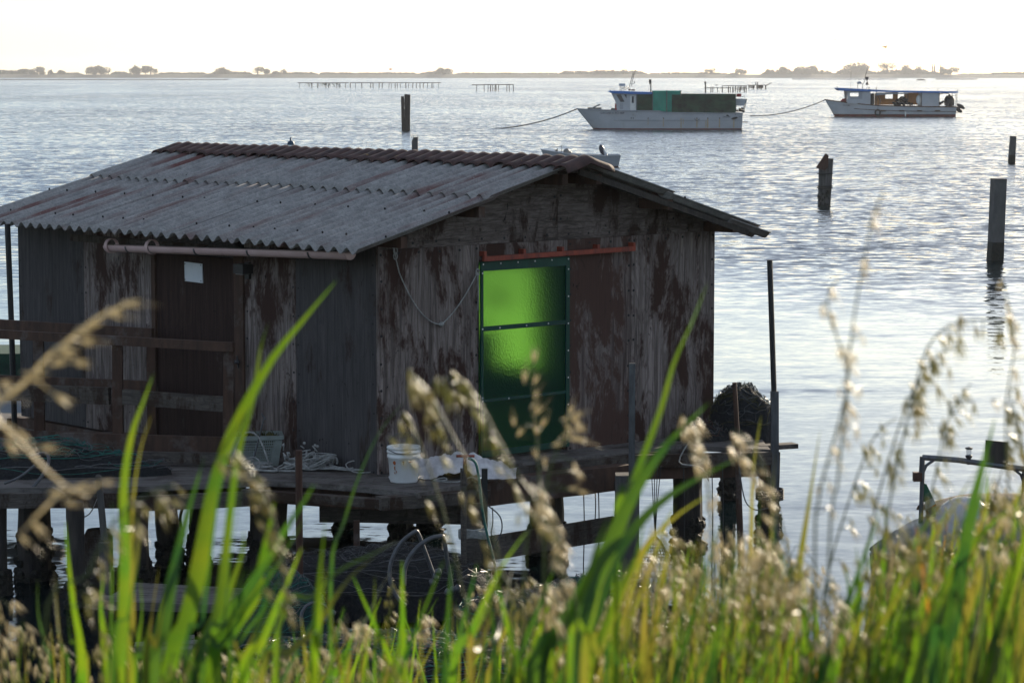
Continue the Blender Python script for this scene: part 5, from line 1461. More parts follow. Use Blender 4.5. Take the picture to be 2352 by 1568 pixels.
# stern box, red can, rails
b = MB(); b.prof([(X1(2036), Z1(545)), (X1(2152), Z1(545)), (X1(2180), Z1(462)), (X1(2036), Z1(460))], -1.2, -.2); b.build('stern_box', M['hullwhite'], B1)
b = MB(); b.mm((X1(2062), -1.0, Z1(440)), (X1(2116), -.5, Z1(402))); b.build('fuel_can', M['red'], B1)
b = MB()
for y in (-1.2, -.2): b.tube([q1_(2040, 625, y), q1_(2040, 470, y)], .03, 5); b.tube([q1_(2145, 625, y), q1_(2178, 462, y)], .03, 5)
b.tube([q1_(2040, 608, -1.2), q1_(2160, 615, -1.2)], .03, 5); b.tube([q1_(2120, 440, -.8), q1_(2150, 428, -.8), q1_(2162, 450, -.8)], .02, 5)
for i in range(12): b.ell(q1_(rnd.uniform(2045, 2150), rnd.uniform(560, 610), rnd.uniform(-1.1, -.3)), (.09, .1, .1), 6, 5, jit=.3)
b.build('stern_rail', M['black'], B1)
b = MB(); b.mm((X1(2120), -.3, Z1(745)), (X1(2205), .3, Z1(736))); b.build('stern_platform', M['black'], B1)
# wheelhouse roof gear
b = MB(); b.mm((X1(668), -.35, Z1(312)), (X1(740), .35, Z1(282))); b.build('radar', M['hullwhite'], B1)
b = MB()
for x in (680, 700, 725): b.tube([q1_(x, 372, .1), q1_(x + 6, 312, .1)], .025, 5)
for (a, c) in (((790, 315), (838, 150)), ((812, 318), (858, 128)), ((838, 150), (828, 128)), ((858, 140), (862, 122)), ((700, 345), (760, 318)), ((735, 360), (800, 320)), ((760, 360), (740, 320)), ((800, 365), (770, 318))): b.tube([q1_(*a), q1_(*c)], .025, 5)
for t in (.2, .4, .6, .8): b.tube([q1_(790 + 48 * t, 315 - 165 * t), q1_(812 + 46 * t, 318 - 190 * t)], .018, 4)
b.tube([q1_(820, 290), q1_(848, 285), q1_(854, 262)], .02, 4); b.ell(q1_(852, 266), (.05, .05, .08), 6, 5)
b.tube([q1_(558, 372, -.9), q1_(562, 347, -.9), q1_(612, 347, -.9), q1_(614, 372, -.9)], .02, 5)
b.build('antenna_mast', M['steel'], B1)
b = MB(); b.mm((X1(815), -.2, Z1(368)), (X1(856), .2, Z1(350))); b.mm((X1(780), -.3, Z1(366)), (X1(805), .1, Z1(345))); b.build('roof_box', M['rust'], B1)
b = MB(); b.tube([q1_(1046, 600, 0), q1_(1048, 235, 0)], .05, 7); b.ell(q1_(1034, 262), (.07, .07, .2), 7, 6, jit=.2); b.tube([q1_(1022, 240), q1_(1052, 238)], .03, 5); b.tube([q1_(1030, 280), q1_(1022, 370)], .008, 3); b.build('mast', M['black'], B1)
# foredeck
b = MB(); b.mm((X1(294), -.45, Z1(592)), (X1(458), .45, Z1(566))); b.beam(q1_(360, 566), q1_(442, 532), .5, .1); b.build('anchor_box', M['tarpgrey'], B1)
b = MB(); b.ell(q1_(624, 555, -.9), (.07, .07, .3), 8, 6); b.ell(q1_(640, 588, -.9), (.2, .15, .1), 8, 5, jit=.2); b.build('life_buoy', M['red'], B1)
b = MB()
for i in range(14): b.ell(q1_(rnd.uniform(560, 760), 592, rnd.uniform(-.9, .2)), (.1, .1, .12), 6, 4, jit=.3)
b.build('deck_gear', M['black'], B1)

# --- second boat
st2 = [(195, 552, 370, 850, .02), (330, 572, 420, 850, .32), (480, 592, 520, 850, .56), (700, 615, 700, 850, .82), (900, 632, 900, 850, .96), (1200, 640, 1200, 850, 1), (1600, 648, 1600, 850, 1), (1972, 652, 1962, 850, .92)]
Y2 = wl(273.5 / 1.0204); K2 = Y2 / F / 1.0204 / 5.88
pb2 = atz((1900 + 1100 / 5.88) / 1.0204, 273.5 / 1.0204, 0)
B2 = empty('fishing_boat', pb2, 0, 'white fishing boat with long blue roof, orange canvas inside and tilted outboard', 'boat')
def X2(v): return (v - 1100) * K2
def Z2(v): return (785 - v) * K2
def q2_(a, c, y=0.0): return Vector((X2(a), y, Z2(c)))
BW = 3.4
loft_hull(st2, BW / 2, K2, X2, Z2, B2, [M['hullwhite'], M['antifoul']], Z2(750))
y2 = -BW / 2 - .02
def sy2(zx_):
    for (a, c) in zip(st2[:-1], st2[1:]):
        if a[0] <= zx_ <= c[0]: return -(BW / 2) * (a[4] + (c[4] - a[4]) * (zx_ - a[0]) / (c[0] - a[0]))
    return -BW / 2
b = MB(); P2 = [(195, 552), (330, 572), (480, 592), (700, 615), (900, 632), (1200, 640), (1600, 648), (1972, 652)]
for s in (1, -1): b.tube([Vector((X2(x), s * sy2(x), Z2(y))) for x, y in P2], .06, 6)
b.tube([Vector((X2(x), sy2(x) * .96 - .04, Z2(y))) for x, y in ((580, 675), (850, 692), (1200, 706), (1970, 716))], .035, 5)
for x in (970, 1220, 1465, 1710): b.box((X2(x), sy2(x) - .0, Z2(704)), (.55, .1, .14))
b.build('rub_strake', M['timber_brown'], B2)
b = MB(); b.tube([Vector((X2(893) + .27 * math.cos(a), y2 - .12, Z2(727) + .30 * math.sin(a))) for a in [j * math.pi / 10 for j in range(21)]], .085, 8, cap=False); b.tube([Vector((X2(893), y2 - .1, Z2(690))), Vector((X2(893), y2, Z2(640)))], .015, 4); b.build('tyre_fender', M['rubber'], B2, True)
b = MB(); b.ell((X2(1272), y2 - .08, Z2(745)), (.09, .09, .28), 8, 6); b.build('fender', M['white'], B2, True)
b = MB(); b.prof([(X2(345), Z2(398)), (X2(352), Z2(390)), (X2(1100), Z2(428)), (X2(1990), Z2(440)), (X2(1988), Z2(462)), (X2(1740), Z2(462)), (X2(1100), Z2(452)), (X2(380), Z2(430))], -1.5, 1.5); b.build('roof', M['blue'], B2)
hw = 1.3
b = MB()                                   # cabin of four walls with open window
def wallp(pts, y0, y1): b.prof(pts, y0, y1)
for (s0, s1) in ((-hw, -hw + .05), (hw - .05, hw)):
    b.prof([(X2(490), Z2(605)), (X2(800), Z2(620)), (X2(800), Z2(545)), (X2(488), Z2(545))], s0, s1)
    b.prof([(X2(480), Z2(460)), (X2(800), Z2(460)), (X2(800), Z2(436)), (X2(470), Z2(430))], s0, s1)
    b.prof([(X2(486), Z2(545)), (X2(520), Z2(545)), (X2(520), Z2(460)), (X2(478), Z2(460))], s0 + .001, s1 - .001)
    b.prof([(X2(688), Z2(545)), (X2(800), Z2(545)), (X2(800), Z2(460)), (X2(688), Z2(460))], s0 + .001, s1 - .001)
b.mm((X2(486), -hw + .05, Z2(600)), (X2(490), hw - .05, Z2(545))); b.build('cabin', M['hullwhite'], B2)
b = MB(); b.mm((X2(636), -hw + .03, Z2(545)), (X2(688), -hw + .04, Z2(460))); b.mm((X2(520), -hw + .03, Z2(545)), (X2(636), -hw + .04, Z2(508))); b.build('window_curtain', M['hullgrey'], B2)
b = MB(); b.mm((X2(760), -.6, Z2(620)), (X2(864), .9, Z2(470))); b.build('cabin_back', M['black'], B2)
# far canvas wall with a hole
b = MB()
for a in (((900, 625), (1048, 470)), ((1150, 625), (1220, 455)), ((1048, 625), (1150, 542)), ((1048, 475), (1150, 455)), ((1310, 625), (1500, 460))): b.mm((X2(a[0][0]), hw - .03, Z2(a[0][1])), (X2(a[1][0]), hw, Z2(a[1][1])))
b.build('canvas_wall', M['orangecanvas'], B2)
b = MB(); b.prof([(X2(870), Z2(455)), (X2(1310), Z2(462)), (X2(1310), Z2(475)), (X2(1100), Z2(478)), (X2(900), Z2(492)), (X2(870), Z2(500))], -hw - .05, -hw - .02); b.build('awning', M['hullgrey'], B2)
b = MB(); b.prof([(X2(1500), Z2(640)), (X2(1738), Z2(640)), (X2(1738), Z2(462)), (X2(1500), Z2(458))], -hw - .03, -hw); b.prof([(X2(1500), Z2(640)), (X2(1738), Z2(640)), (X2(1738), Z2(462)), (X2(1500), Z2(458))], hw - .03, hw); b.build('side_panel', M['hullwhite'], B2)
b = MB()
for i in range(60):
    x = rnd.gauss(0, 1); xx_ = 1250 + x * 75; h = 150 * math.exp(-x * x * .5)
    if not (1120 < xx_ < 1440): continue
    b.ell(q2_(xx_, 628 - rnd.uniform(0, .7) * h, rnd.uniform(-.9, .6)), (.18, .2, .14), 6, 5, jit=.35)
b.build('net_pile', M['net'], B2)
b = MB()
for x, t in ((877, 375), (1310, 460), (1497, 455), (1740, 455), (1968, 470)): b.tube([q2_(x, 640, -hw - .04), q2_(x, t, -hw - .04)], .035, 5); b.tube([q2_(x, 640, hw), q2_(x, 455, hw)], .035, 5)
for x, t in ((1719, 395), (877, 375), (780, 380), (1988, 415)): b.tube([q2_(x, 440, -1.3), q2_(x, t, -1.3)], .03, 5)
b.tube([q2_(900, 500, -hw), q2_(935, 560, -hw), q2_(925, 630, -hw)], .04, 5); b.build('roof_post', M['black'], B2)
b = MB(); b.lathe([(0, 0), (.5, 0), (.56, .2), (.56, .75), (.4, 1.0), (.12, 1.1), (.1, 1.25), (0, 1.25)], (X2(1892), -.6, Z2(635)), 14)
b.tube([q2_(1750, 610, -.9), q2_(1800, 575, -.9), q2_(1860, 600, -.9)], .1, 6); b.tube([q2_(1745, 480, -1), q2_(1800, 465, -1), q2_(1880, 470, -1)], .05, 5)
for i in range(16): b.ell(q2_(rnd.uniform(1760, 1960), rnd.uniform(590, 640), rnd.uniform(-1.1, .4)), (.13, .15, .13), 6, 5, jit=.3)
for z in (500, 640): b.tube([q2_(1830, z, -1.2), q2_(1965, z, -1.2)], .03, 5)
b.build('winch', M['black'], B2)
ob = MB(); rm = Matrix.Rotation(R(-28), 3, 'Y') @ Matrix.Identity(3)
ob.ell(q2_(2058, 645, -.3), (.52, .2, .22), 12, 8, rot=Matrix.Rotation(R(28), 3, 'Y')); ob.ell(q2_(2035, 690, .1), (.5, .2, .24), 12, 8, rot=Matrix.Rotation(R(38), 3, 'Y'))
ob.tube([q2_(1968, 660, -.1), q2_(2010, 680, -.1)], .1, 6); ob.tube([q2_(1968, 725, -.1), q2_(2040, 728, -.1)], .05, 6)
ob.build('outboard_motor', M['black'], B2, True)
b = MB(); b.tube([q2_(545, 408), q2_(552, 170)], .014, 4); b.tube([q2_(645, 410), q2_(645, 335)], .03, 5); b.tube([q2_(712, 412), q2_(712, 335)], .03, 5); b.tube([q2_(635, 332), q2_(722, 336), q2_(740, 290), q2_(748, 230), q2_(770, 150)], .03, 5)
b.lathe([(0, -.04), (.05, 0), (.05, .1), (0, .14)], tuple(q2_(771, 150)), 8)
b.tube([q2_(768, 408), q2_(770, 380), q2_(785, 378), q2_(788, 408)], .02, 4); b.lathe([(0, 0), (.05, .02), (.05, .12), (0, .15)], tuple(q2_(364, 392)), 8); b.tube([q2_(1985, 470, -1.3), q2_(1985, 640, -1.3)], .02, 4)
b.build('antenna_mast', M['black'], B2)
b = MB(); b.lathe([(0, 0), (.22, 0), (.24, .1), (.2, .2), (0, .22)], tuple(q2_(668, 332)), 16); b.build('radar', M['hullgrey'], B2, True)
b = MB(); b.lathe([(.02, 0), (.24, .45), (.02, .45)], tuple(q2_(770, 300)), 10); b.lathe([(.02, 0), (.0, .0), (.02, .45), (.2, 0.02), (.02, 0)], tuple(q2_(774, 355)), 10); b.build('day_shape', M['black'], B2)
b = MB()
for i in range(9): b.ell(q2_(rnd.uniform(425, 480), rnd.uniform(550, 595), rnd.uniform(-.5, .5)), (.14, .14, .13), 7, 5, jit=.25)
b.build('net_bundle', M['red'], B2)
b = MB(); b.ell(q2_(1465, 560, -hw + .3), (.3, .2, .5), 9, 7, jit=.1); b.build('white_sack', M['white'], B2)
text('3CI 506', 30 * K2, (X2(425), sy2(500) - .08, Z2(636)), (R(90), R(4), R(-9)), M['navy'], B2)

# --- small skiff just behind the roof
Y3 = wl(390 / 1.0204); K3 = Y3 / F / 1.0204 / 9.408
pb3 = atz((1250 + 1100 / 9.408) / 1.0204, 390 / 1.0204, 0)
B3 = empty('skiff', pb3, 0, 'small grey white skiff with tilted navy outboard half hidden by the roof ridge', 'boat')
X3 = lambda v: (v - 1100) * K3
Z3 = lambda v: (655 - v) * K3
st3 = [(170, 285, 330, 690, .02), (400, 318, 480, 700, .5), (700, 360, 720, 700, .85), (1100, 400, 1100, 700, 1), (1500, 410, 1480, 700, 1), (1915, 405, 1850, 700, .95)]
loft_hull(st3, .85, K3, X3, Z3, B3, [M['hullgrey'], M['antifoul']], Z3(640))
b = MB(); b.tube([Vector((X3(x), -.86 * w, Z3(y))) for x, y, w in ((170, 287, .03), (400, 320, .5), (700, 362, .85), (1100, 402, 1), (1500, 412, 1), (1912, 407, .95))], .03, 6); b.tube([Vector((X3(x), .86 * w, Z3(y))) for x, y, w in ((170, 287, .03), (400, 320, .5), (700, 362, .85), (1100, 402, 1), (1500, 412, 1), (1912, 407, .95))], .03, 6); b.build('gunwale', M['hullwhite'], B3)
b = MB(); b.mm((X3(1180), -.3, Z3(420)), (X3(1450), .3, Z3(395))); b.build('seat', M['tarpgrey'], B3)
b = MB(); b.ell((X3(1510), 0, Z3(290)), (.14, .13, .27), 12, 9, rot=Matrix.Rotation(R(-18), 3, 'Y')); b.tube([(X3(1530), 0, Z3(340)), (X3(1600), 0, Z3(420)), (X3(1620), 0, Z3(500))], [.1, .09, .05], 8); b.build('outboard_motor', M['navy'], B3, True)
b = MB(); b.tube([(X3(1545), -.1, Z3(275)), (X3(1600), -.1, Z3(400))], [.02, .09], 6); b.build('motor_bracket', M['hullwhite'], B3)
b = MB(); b.tube([(X3(622), 0, Z3(360)), (X3(624), 0, Z3(190))], .015, 5); b.tube([(X3(530), 0, Z3(340)), (X3(530), 0, Z3(250))], .02, 5); b.ell((X3(505), 0, Z3(310)), (.05, .05, .06), 7, 5, jit=.2); b.build('pole', M['grey_post'], B3)
b = MB(); b.ell((X3(735), 0, Z3(330)), (.17, .15, .16), 10, 8, jit=.06); b.ell((X3(800), .1, Z3(360)), (.12, .15, .1), 8, 6); b.build('bag', M['tarpgrey'], B3, True)

# mooring ropes
def mrope(p, q, sag, r, label):
    b = MB(); n = 24; b.tube([p.lerp(q, i / n) + Vector((0, 0, -4 * sag * (i / n) * (1 - i / n))) for i in range(n + 1)], r, 5)
    return tag(b.build('mooring_rope', M['ropedark']), label, 'rope', 'mooring ropes of the anchored boats')
p = pb + q1_(165, 585); w_ = atz(1130, 296, -.02); mrope(p, w_, .35, .05, 'dark mooring rope from the bow of the green tarp boat down to the water')
p = pb2 + q2_(200, 556); mrope(p, atz(1722, 266, .1), .5, .05, 'mooring rope from the bow of the long blue roofed boat')

# birds
def bird(px, py, Y, s, label, roll=0.3):
    e = empty('bird', at(px, py, Y), R(30), label, 'bird', 'birds flying over the lagoon')
    b = MB(); b.tube([(-.22 * s, 0, 0), (-.1 * s, 0, .01), (0, 0, .0), (.12 * s, 0, 0), (.24 * s, 0, -.02)], [.02 * s, .055 * s, .065 * s, .05 * s, .012 * s], 8); b.ell((-.25 * s, 0, .01), (.04 * s, .03 * s, .03 * s), 7, 5)
    for sd_ in (-1, 1):
        b.add([(-.08 * s, sd_ * .03, .02), (.08 * s, sd_ * .03, .02), (.05 * s, sd_ * .3 * s, .14 * s), (-.1 * s, sd_ * .28 * s, .15 * s), (.1 * s, sd_ * .6 * s, .02 * s)], [(0, 1, 2, 3), (3, 2, 4)])
    b.build('body', M['black'], e)
bird(2033, 109, 120, .5, 'dark bird flying above the blue roofed boat, the nearest one')
bird(1918, 92, 260, .4, 'tiny bird high in the sky left of the larger bird')
bird(897, 160, 260, .7, 'tiny pale bird above the far shore near the stake rack')

# --- boat with a tubular arch at the right
BR = empty('tarp_covered_boat', atz(2200, 1420, 0), 0, 'small boat with tarps and a metal tube arch behind the grass at right', 'boat')
YR = 21.8
def pr_(px, py, dy=0.0): return at(px, py, YR + dy) - BR.location
b = MB()
def rib(pts, dy): return [pr_(x, y, dy) for x, y in pts]
top = [(2000, 1272), (2060, 1250), (2120, 1240), (2200, 1222), (2300, 1205), (2420, 1200)]
n = len(top); vs = []
for (x, y), w in zip(top, (.1, .5, .8, .95, 1, 1)):
    p = pr_(x, y); 
    vs += [(p.x, p.y - .8 * w, p.z), (p.x + .06, p.y - .7 * w, -.2), (p.x + .06, p.y + .7 * w, -.2), (p.x, p.y + .8 * w, p.z)]
b.add(vs, [(4 * i + k, 4 * i + 4 + k, 4 * i + 5 + k, 4 * i + 1 + k) for i in range(n - 1) for k in range(3)] + [(4 * i + 3, 4 * i + 7, 4 * i + 4, 4 * i) for i in range(n - 1)] + [(0, 1, 2, 3)])
b.build('hull', M['navy'], BR)
b = MB()
def tp(a, c):
    i = a * (n - 1); k = min(n - 2, int(i)); t = i - k; x = top[k][0] + (top[k + 1][0] - top[k][0]) * t; y = top[k][1] + (top[k + 1][1] - top[k][1]) * t
    w = (.12, .52, .82, .97, 1.02, 1.02)[k] * (1 - t) + (.12, .52, .82, .97, 1.02, 1.02)[k + 1] * t
    p = pr_(x, y); s = c * 2 - 1
    return Vector((p.x, p.y + .82 * w * s, p.z + .02 + .16 * w * (1 - s * s) + .03 * mnoise.noise(Vector((p.x * 4, s * 4, 0)))))
b.shell(tp, (0, 0, -.01), 40, 14); b.build('cover', M['tarpgrey'], BR, True)
b = MB()
def cn(a, c):
    x = 2128 + (2420 - 2128) * a; y0, y1 = 1168 - 20 * min(1, a * 2), 1192
    s = c * 2 - 1; p = pr_(x, y1); q = pr_(x, 1168 - 32 * math.sin(min(1, a * 2.2) * 1.57)); return Vector((p.x, p.y + .55 * s, p.z + (q.z - p.z) * (1 - s * s) ** .6))
b.shell(cn, (0, 0, -.012), 24, 14); b.build('canopy', M['tarpbrown'], BR, True)
b = MB(); b.tube([pr_(2126, 1183, -.5), pr_(2420, 1195, -.5)], .01, 5); b.build('canopy_rail', M['steel'], BR)
gm = NT('clearplastic'); gm.prin((0.75, 0.77, 0.78), .12, 0, .5, None, Alpha=.45); 
b = MB(); b.ell(pr_(2215, 1212, -.5), (.26, .3, .26), 24, 12); b.build('clear_cover', gm.m, BR, True)
arch_ = MB(); r_ = .024
arch_.tube([pr_(2112, 1275), pr_(2120, 1066)], r_ * .8, 8); arch_.tube([pr_(2119, 1050), pr_(2200, 1056), pr_(2300, 1070), pr_(2362, 1078)], r_, 8); arch_.tube([pr_(2352, 1200), pr_(2354, 1075)], r_, 8); arch_.tube([pr_(2120, 1085), pr_(2128, 1068), pr_(2145, 1056)], .013, 6); arch_.tube([pr_(2352, 1110), pr_(2345, 1090), pr_(2330, 1078)], .013, 6)
arch_.tube([pr_(2119, 1048), pr_(2116, 1100)], r_ * .95, 8)
arch_.build('tube_arch', M['steel'], BR)
b = MB(); c0 = pr_(2225, 1066); b.tube([c0, c0 + Vector((0, 0, .055))], .018, 7); b.lathe([(0, .05), (.026, .055), (.03, .075), (.018, .08)], tuple(c0), 12); b.lathe([(.018, .125), (.032, .13), (.032, .14), (0, .148)], tuple(c0), 12); nl = b.build('navigation_lamp', M['black'], BR)
b = MB(); b.lathe([(.022, .078), (.022, .128)], tuple(c0), 12); b.build('lamp_glass', gm.m, nl)
b = MB(); b.prof([(pr_(2262, 1060).x, pr_(2262, 1060).z), (pr_(2312, 1068).x, pr_(2312, 1068).z), (pr_(2315, 1015).x, pr_(2315, 1015).z), (pr_(2264, 1010).x, pr_(2264, 1010).z)], pr_(2262, 1060).y - .01, pr_(2262, 1060).y + .01); b.tube([pr_(2313, 1030), pr_(2314, 1076)], .006, 5); b.build('sign_panel', M['pile'], BR)
b = MB(); b.box(pr_(2107, 1094), (.07, .07, .075)); b.build('side_light', M['rust'], BR)
b = MB(); f0 = [(2122, 1110), (2127, 1112), (2155, 1172), (2130, 1190), (2124, 1155)]
def flag(i0, pts, mat):
    b = MB(); vs = [pr_(x, y, -.01) for x, y in pts]; n = len(vs); vs2 = [v + Vector((0, .006, 0)) for v in vs]
    b.add(vs + vs2, [tuple(range(n)), tuple(range(2 * n - 1, n - 1, -1))] + [((i + 1) % n, i, n + i, n + (i + 1) % n) for i in range(n)]); return b.build('flag', M[mat], BR)
flag(0, [(2122, 1110), (2128, 1111), (2143, 1142), (2124, 1152), (2121, 1152)], 'flaggreen'); flag(0, [(2124.2, 1152.5), (2143.3, 1142.5), (2149, 1156), (2126, 1172)], 'flagwhite'); flag(0, [(2126.2, 1172.5), (2149.2, 1156.5), (2156, 1170), (2135, 1184), (2130, 1194)], 'flagred')
# ------------------------------------------------------------------ reeds and grasses on the dyke
def cr(pts, n):                          # catmull-rom resample
    out = []
    m = len(pts) - 1
    for i in range(n + 1):
        s = i / n * m; k = min(m - 1, int(s)); t = s - k
        p0 = pts[max(k - 1, 0)]; p1 = pts[k]; p2 = pts[k + 1]; p3 = pts[min(k + 2, m)]
        out.append(0.5 * ((2 * p1) + (-p0 + p2) * t + (2 * p0 - 5 * p1 + 4 * p2 - p3) * t * t + (-p0 + 3 * p1 - 3 * p2 + p3) * t ** 3))
    return out
def blade(b, pts, w, n=14, fold=.25, base=.55, peak=.3, yaw=0.0, mi=0, twist=0.0):
    """ribbon leaf along 3D points, w = widest width (m)."""
    P = cr([Vector(p) for p in pts], n); vs = []
    for i, p in enumerate(P):
        t = i / n
        d = (P[min(i + 1, n)] - P[max(i - 1, 0)]).normalized()
        side = d.cross(Vector((math.sin(yaw + twist * t), -math.cos(yaw + twist * t), .15)))
        if side.length < 1e-3: side = Vector((1, 0, 0))
        side.normalize(); nrm = side.cross(d)
        ww = w * (base + (1 - base) * math.sin(min(1, t / peak) * math.pi / 2) if t < peak else 1 - ((t - peak) / (1 - peak)) ** 1.25) * .5 + w * .012
        vs += [p - side * ww + nrm * ww * fold, p, p + side * ww + nrm * ww * fold]
    fs = []
    for i in range(n):
        for k in (0, 1): fs.append((3 * i + k, 3 * i + k + 1, 3 * i + 4 + k, 3 * i + 3 + k))
    o_ = len(b.v)
    for i in range(n + 1):
        for k, c in enumerate((0.0, 0.5, 1.0)): b.at[o_ + 3 * i + k] = (i / n, c)
    b.add(vs, fs, mi)
def down(p, dx=0.0, dy=0.0):             # root point on the ground below p
    x, y = p.x + dx, p.y + dy
    return Vector((x, y, bank_z(x, y) - .02))
G_R = 'broad leaved reeds in the foreground'
def reed(label, leaves, Y, stem=None):
    """leaves: (px points from base to tip, width px, material, dY tip)"""
    p0 = at(leaves[0][0][0][0], leaves[0][0][0][1], Y); r0 = down(p0)
    e = empty('reed', r0, 0, label, 'reed', G_R)
    for (px, wpx, mat, dY) in leaves:
        n = len(px); P = []
        for i, (x, y) in enumerate(px): P.append(at(x, y, Y + dY * i / (n - 1)) - r0)
        b0 = P[0]; r_ = down(b0 + r0, rnd.uniform(-.03, .03)) - r0
        base_ = r_.lerp(b0, .55) + Vector((0, 0, 0)); base_.z = r_.z + (b0.z - r_.z) * .45
        b = MB(); blade(b, [r_, base_, base_.lerp(b0, .6) + (b0 - P[1]) * .12] + P, wpx * .64 / F * Y, 26, fold=rnd.uniform(.18, .4), base=.35, peak=.45, yaw=rnd.uniform(-.5, .5), twist=rnd.uniform(-.5, .6))
        b.build('leaf', M[mat], e, smooth=True)
    for (px, wpx, mat, dY) in leaves:
        for q in range(2):
            if rnd.random() < .62 and px[0][1] > 1500:
                k = rnd.uniform(.45, .8); off = rnd.uniform(-46, 46); m = max(3, int(len(px) * k) + 1); Yq = Y + rnd.uniform(-.25, .35)
                P2 = [at(x + off + rnd.uniform(-5, 5), y + 30, Yq) - r0 for x, y in px[:m]]
                r_ = down(P2[0] + r0) - r0; base_ = r_.lerp(P2[0], .5)
                b = MB(); blade(b, [r_, base_] + P2, max(9, wpx * rnd.uniform(.22, .42)) / F * Y, 22, fold=.3, base=.4, peak=.4, yaw=rnd.uniform(-.8, .8), twist=rnd.uniform(-1, 1))
                b.build('leaf', M[rnd.choice(('leaf', 'leafdark', 'leafdark', 'leafyellow'))], e, smooth=True)
    b = MB(); c = P[0] * 0; b.tube([c, Vector((.0, 0, .3)), (p0 - r0) * .7, (p0 - r0)], [.006, .005, .004, .002], 6); b.build('stem', M['stemgreen'], e, True)
    return e
reed('tall reed with the long bright leaf crossing the brown door toward the gutter end', [
    ([(385, 1568), (430, 1420), (462, 1270), (490, 1120), (535, 985), (620, 830), (700, 730), (772, 645)], 66, 'leaf', .15),
    ([(345, 1568), (372, 1450), (395, 1330), (430, 1180), (470, 1050)], 64, 'leafdark', .1),
    ([(455, 1568), (500, 1400), (520, 1250), (545, 1050), (580, 920), (598, 800), (618, 740)], 34, 'leaf', .3)], 2.75)
reed('reed with a straight bright leaf rising in front of the near railing post', [
    ([(278, 1568), (284, 1420), (286, 1260), (284, 1120), (302, 1000), (330, 920), (352, 860)], 42, 'leaf', .1),
    ([(262, 1568), (296, 1380), (318, 1250), (316, 1180)], 38, 'leafyellow', .2)], 2.9)
reed('reed with two short pointed leaves near the left bottom corner', [
    ([(190, 1568), (186, 1480), (170, 1390), (158, 1290), (150, 1195)], 34, 'leaf', .0),
    ([(120, 1568), (104, 1480), (88, 1410), (86, 1330)], 13, 'leaf', .2),
    ([(145, 1568), (135, 1440), (128, 1350), (126, 1310)], 14, 'leafyellow', .2)], 3.2)
reed('reed with short upright leaves left of the bleached planks', [
    ([(242, 1568), (236, 1450), (232, 1380), (240, 1310)], 26, 'leaf', .0),
    ([(330, 1568), (345, 1440), (352, 1385), (366, 1300)], 13, 'leafyellow', .1),
    ([(305, 1568), (318, 1480), (326, 1400), (322, 1330)], 16, 'leaf', .1)], 3.3)
reed('reed with a broad leaf leaning right over the bleached planks toward the rusty pipe', [
    ([(440, 1568), (500, 1450), (560, 1370), (620, 1280), (660, 1210), (700, 1150), (722, 1110)], 46, 'leafdark', -.1),
    ([(480, 1568), (530, 1450), (585, 1370), (600, 1290), (620, 1200), (630, 1150)], 50, 'leaf', .0),
    ([(500, 1568), (510, 1440), (530, 1350), (556, 1270), (560, 1215)], 34, 'leaf', .1)], 2.7)
reed('reed with one thick leaf in front of the green net heap', [
    ([(560, 1568), (600, 1480), (638, 1390), (668, 1320), (694, 1255)], 44, 'leaf', .0),
    ([(520, 1568), (560, 1520), (590, 1440), (640, 1330), (655, 1290)], 30, 'leafdark', .1)], 2.9)
reed('reed with a slim upright leaf and an arching leaf before the large net heap', [
    ([(718, 1568), (722, 1460), (728, 1360), (738, 1270), (747, 1195)], 42, 'leaf', .0),
    ([(600, 1568), (660, 1500), (720, 1450), (770, 1370), (810, 1320), (862, 1275)], 30, 'leafyellow', .2),
    ([(640, 1440), (720, 1370), (780, 1310), (860, 1270), (915, 1240)], 20, 'leaf', .2)], 2.8)
reed('slender reed behind the large net heap reeds with a thin arching leaf', [
    ([(800, 1568), (822, 1470), (852, 1400), (880, 1340), (905, 1310)], 18, 'leafyellow', .3),
    ([(860, 1568), (862, 1470), (860, 1380), (862, 1320)], 12, 'leaf', .1),
    ([(760, 1330), (790, 1200), (830, 1080), (880, 980), (945, 905)], 15, 'leafdark', .3)], 3.4)
reed('reed with a bright narrow leaf leaning right below the crossing beam', [
    ([(1040, 1568), (1085, 1450), (1120, 1370), (1160, 1290), (1214, 1215)], 34, 'leaf', .0),
    ([(1080, 1568), (1105, 1480), (1130, 1380), (1140, 1300)], 26, 'leafyellow', .2),
    ([(1130, 1568), (1150, 1440), (1165, 1360), (1180, 1290)], 18, 'leafdark', .2)], 2.8)
reed('big dark reed in the middle with wide leaves pointing up right to the net heap', [
    ([(1225, 1568), (1290, 1450), (1360, 1330), (1400, 1250), (1440, 1160), (1500, 1060), (1560, 990), (1628, 925)], 78, 'leafdark', .1),
    ([(1310, 1568), (1360, 1420), (1400, 1300), (1450, 1220), (1520, 1150), (1600, 1100), (1702, 1048)], 60, 'leafdark', .2),
    ([(1250, 1568), (1300, 1440), (1350, 1330), (1372, 1250), (1395, 1190)], 40, 'leaf', .0)], 2.6)
reed('reed with a long thin leaf rising up before the red brown wall panel', [
    ([(1420, 1200), (1455, 1110), (1490, 1020), (1522, 930), (1550, 830), (1590, 740), (1625, 650)], 32, 'leaf', .2),
    ([(1340, 1568), (1380, 1470), (1420, 1360), (1455, 1290), (1480, 1200)], 56, 'leaf', .1),
    ([(1395, 1568), (1430, 1500), (1450, 1400), (1480, 1330)], 40, 'leafyellow', .1)], 2.75)
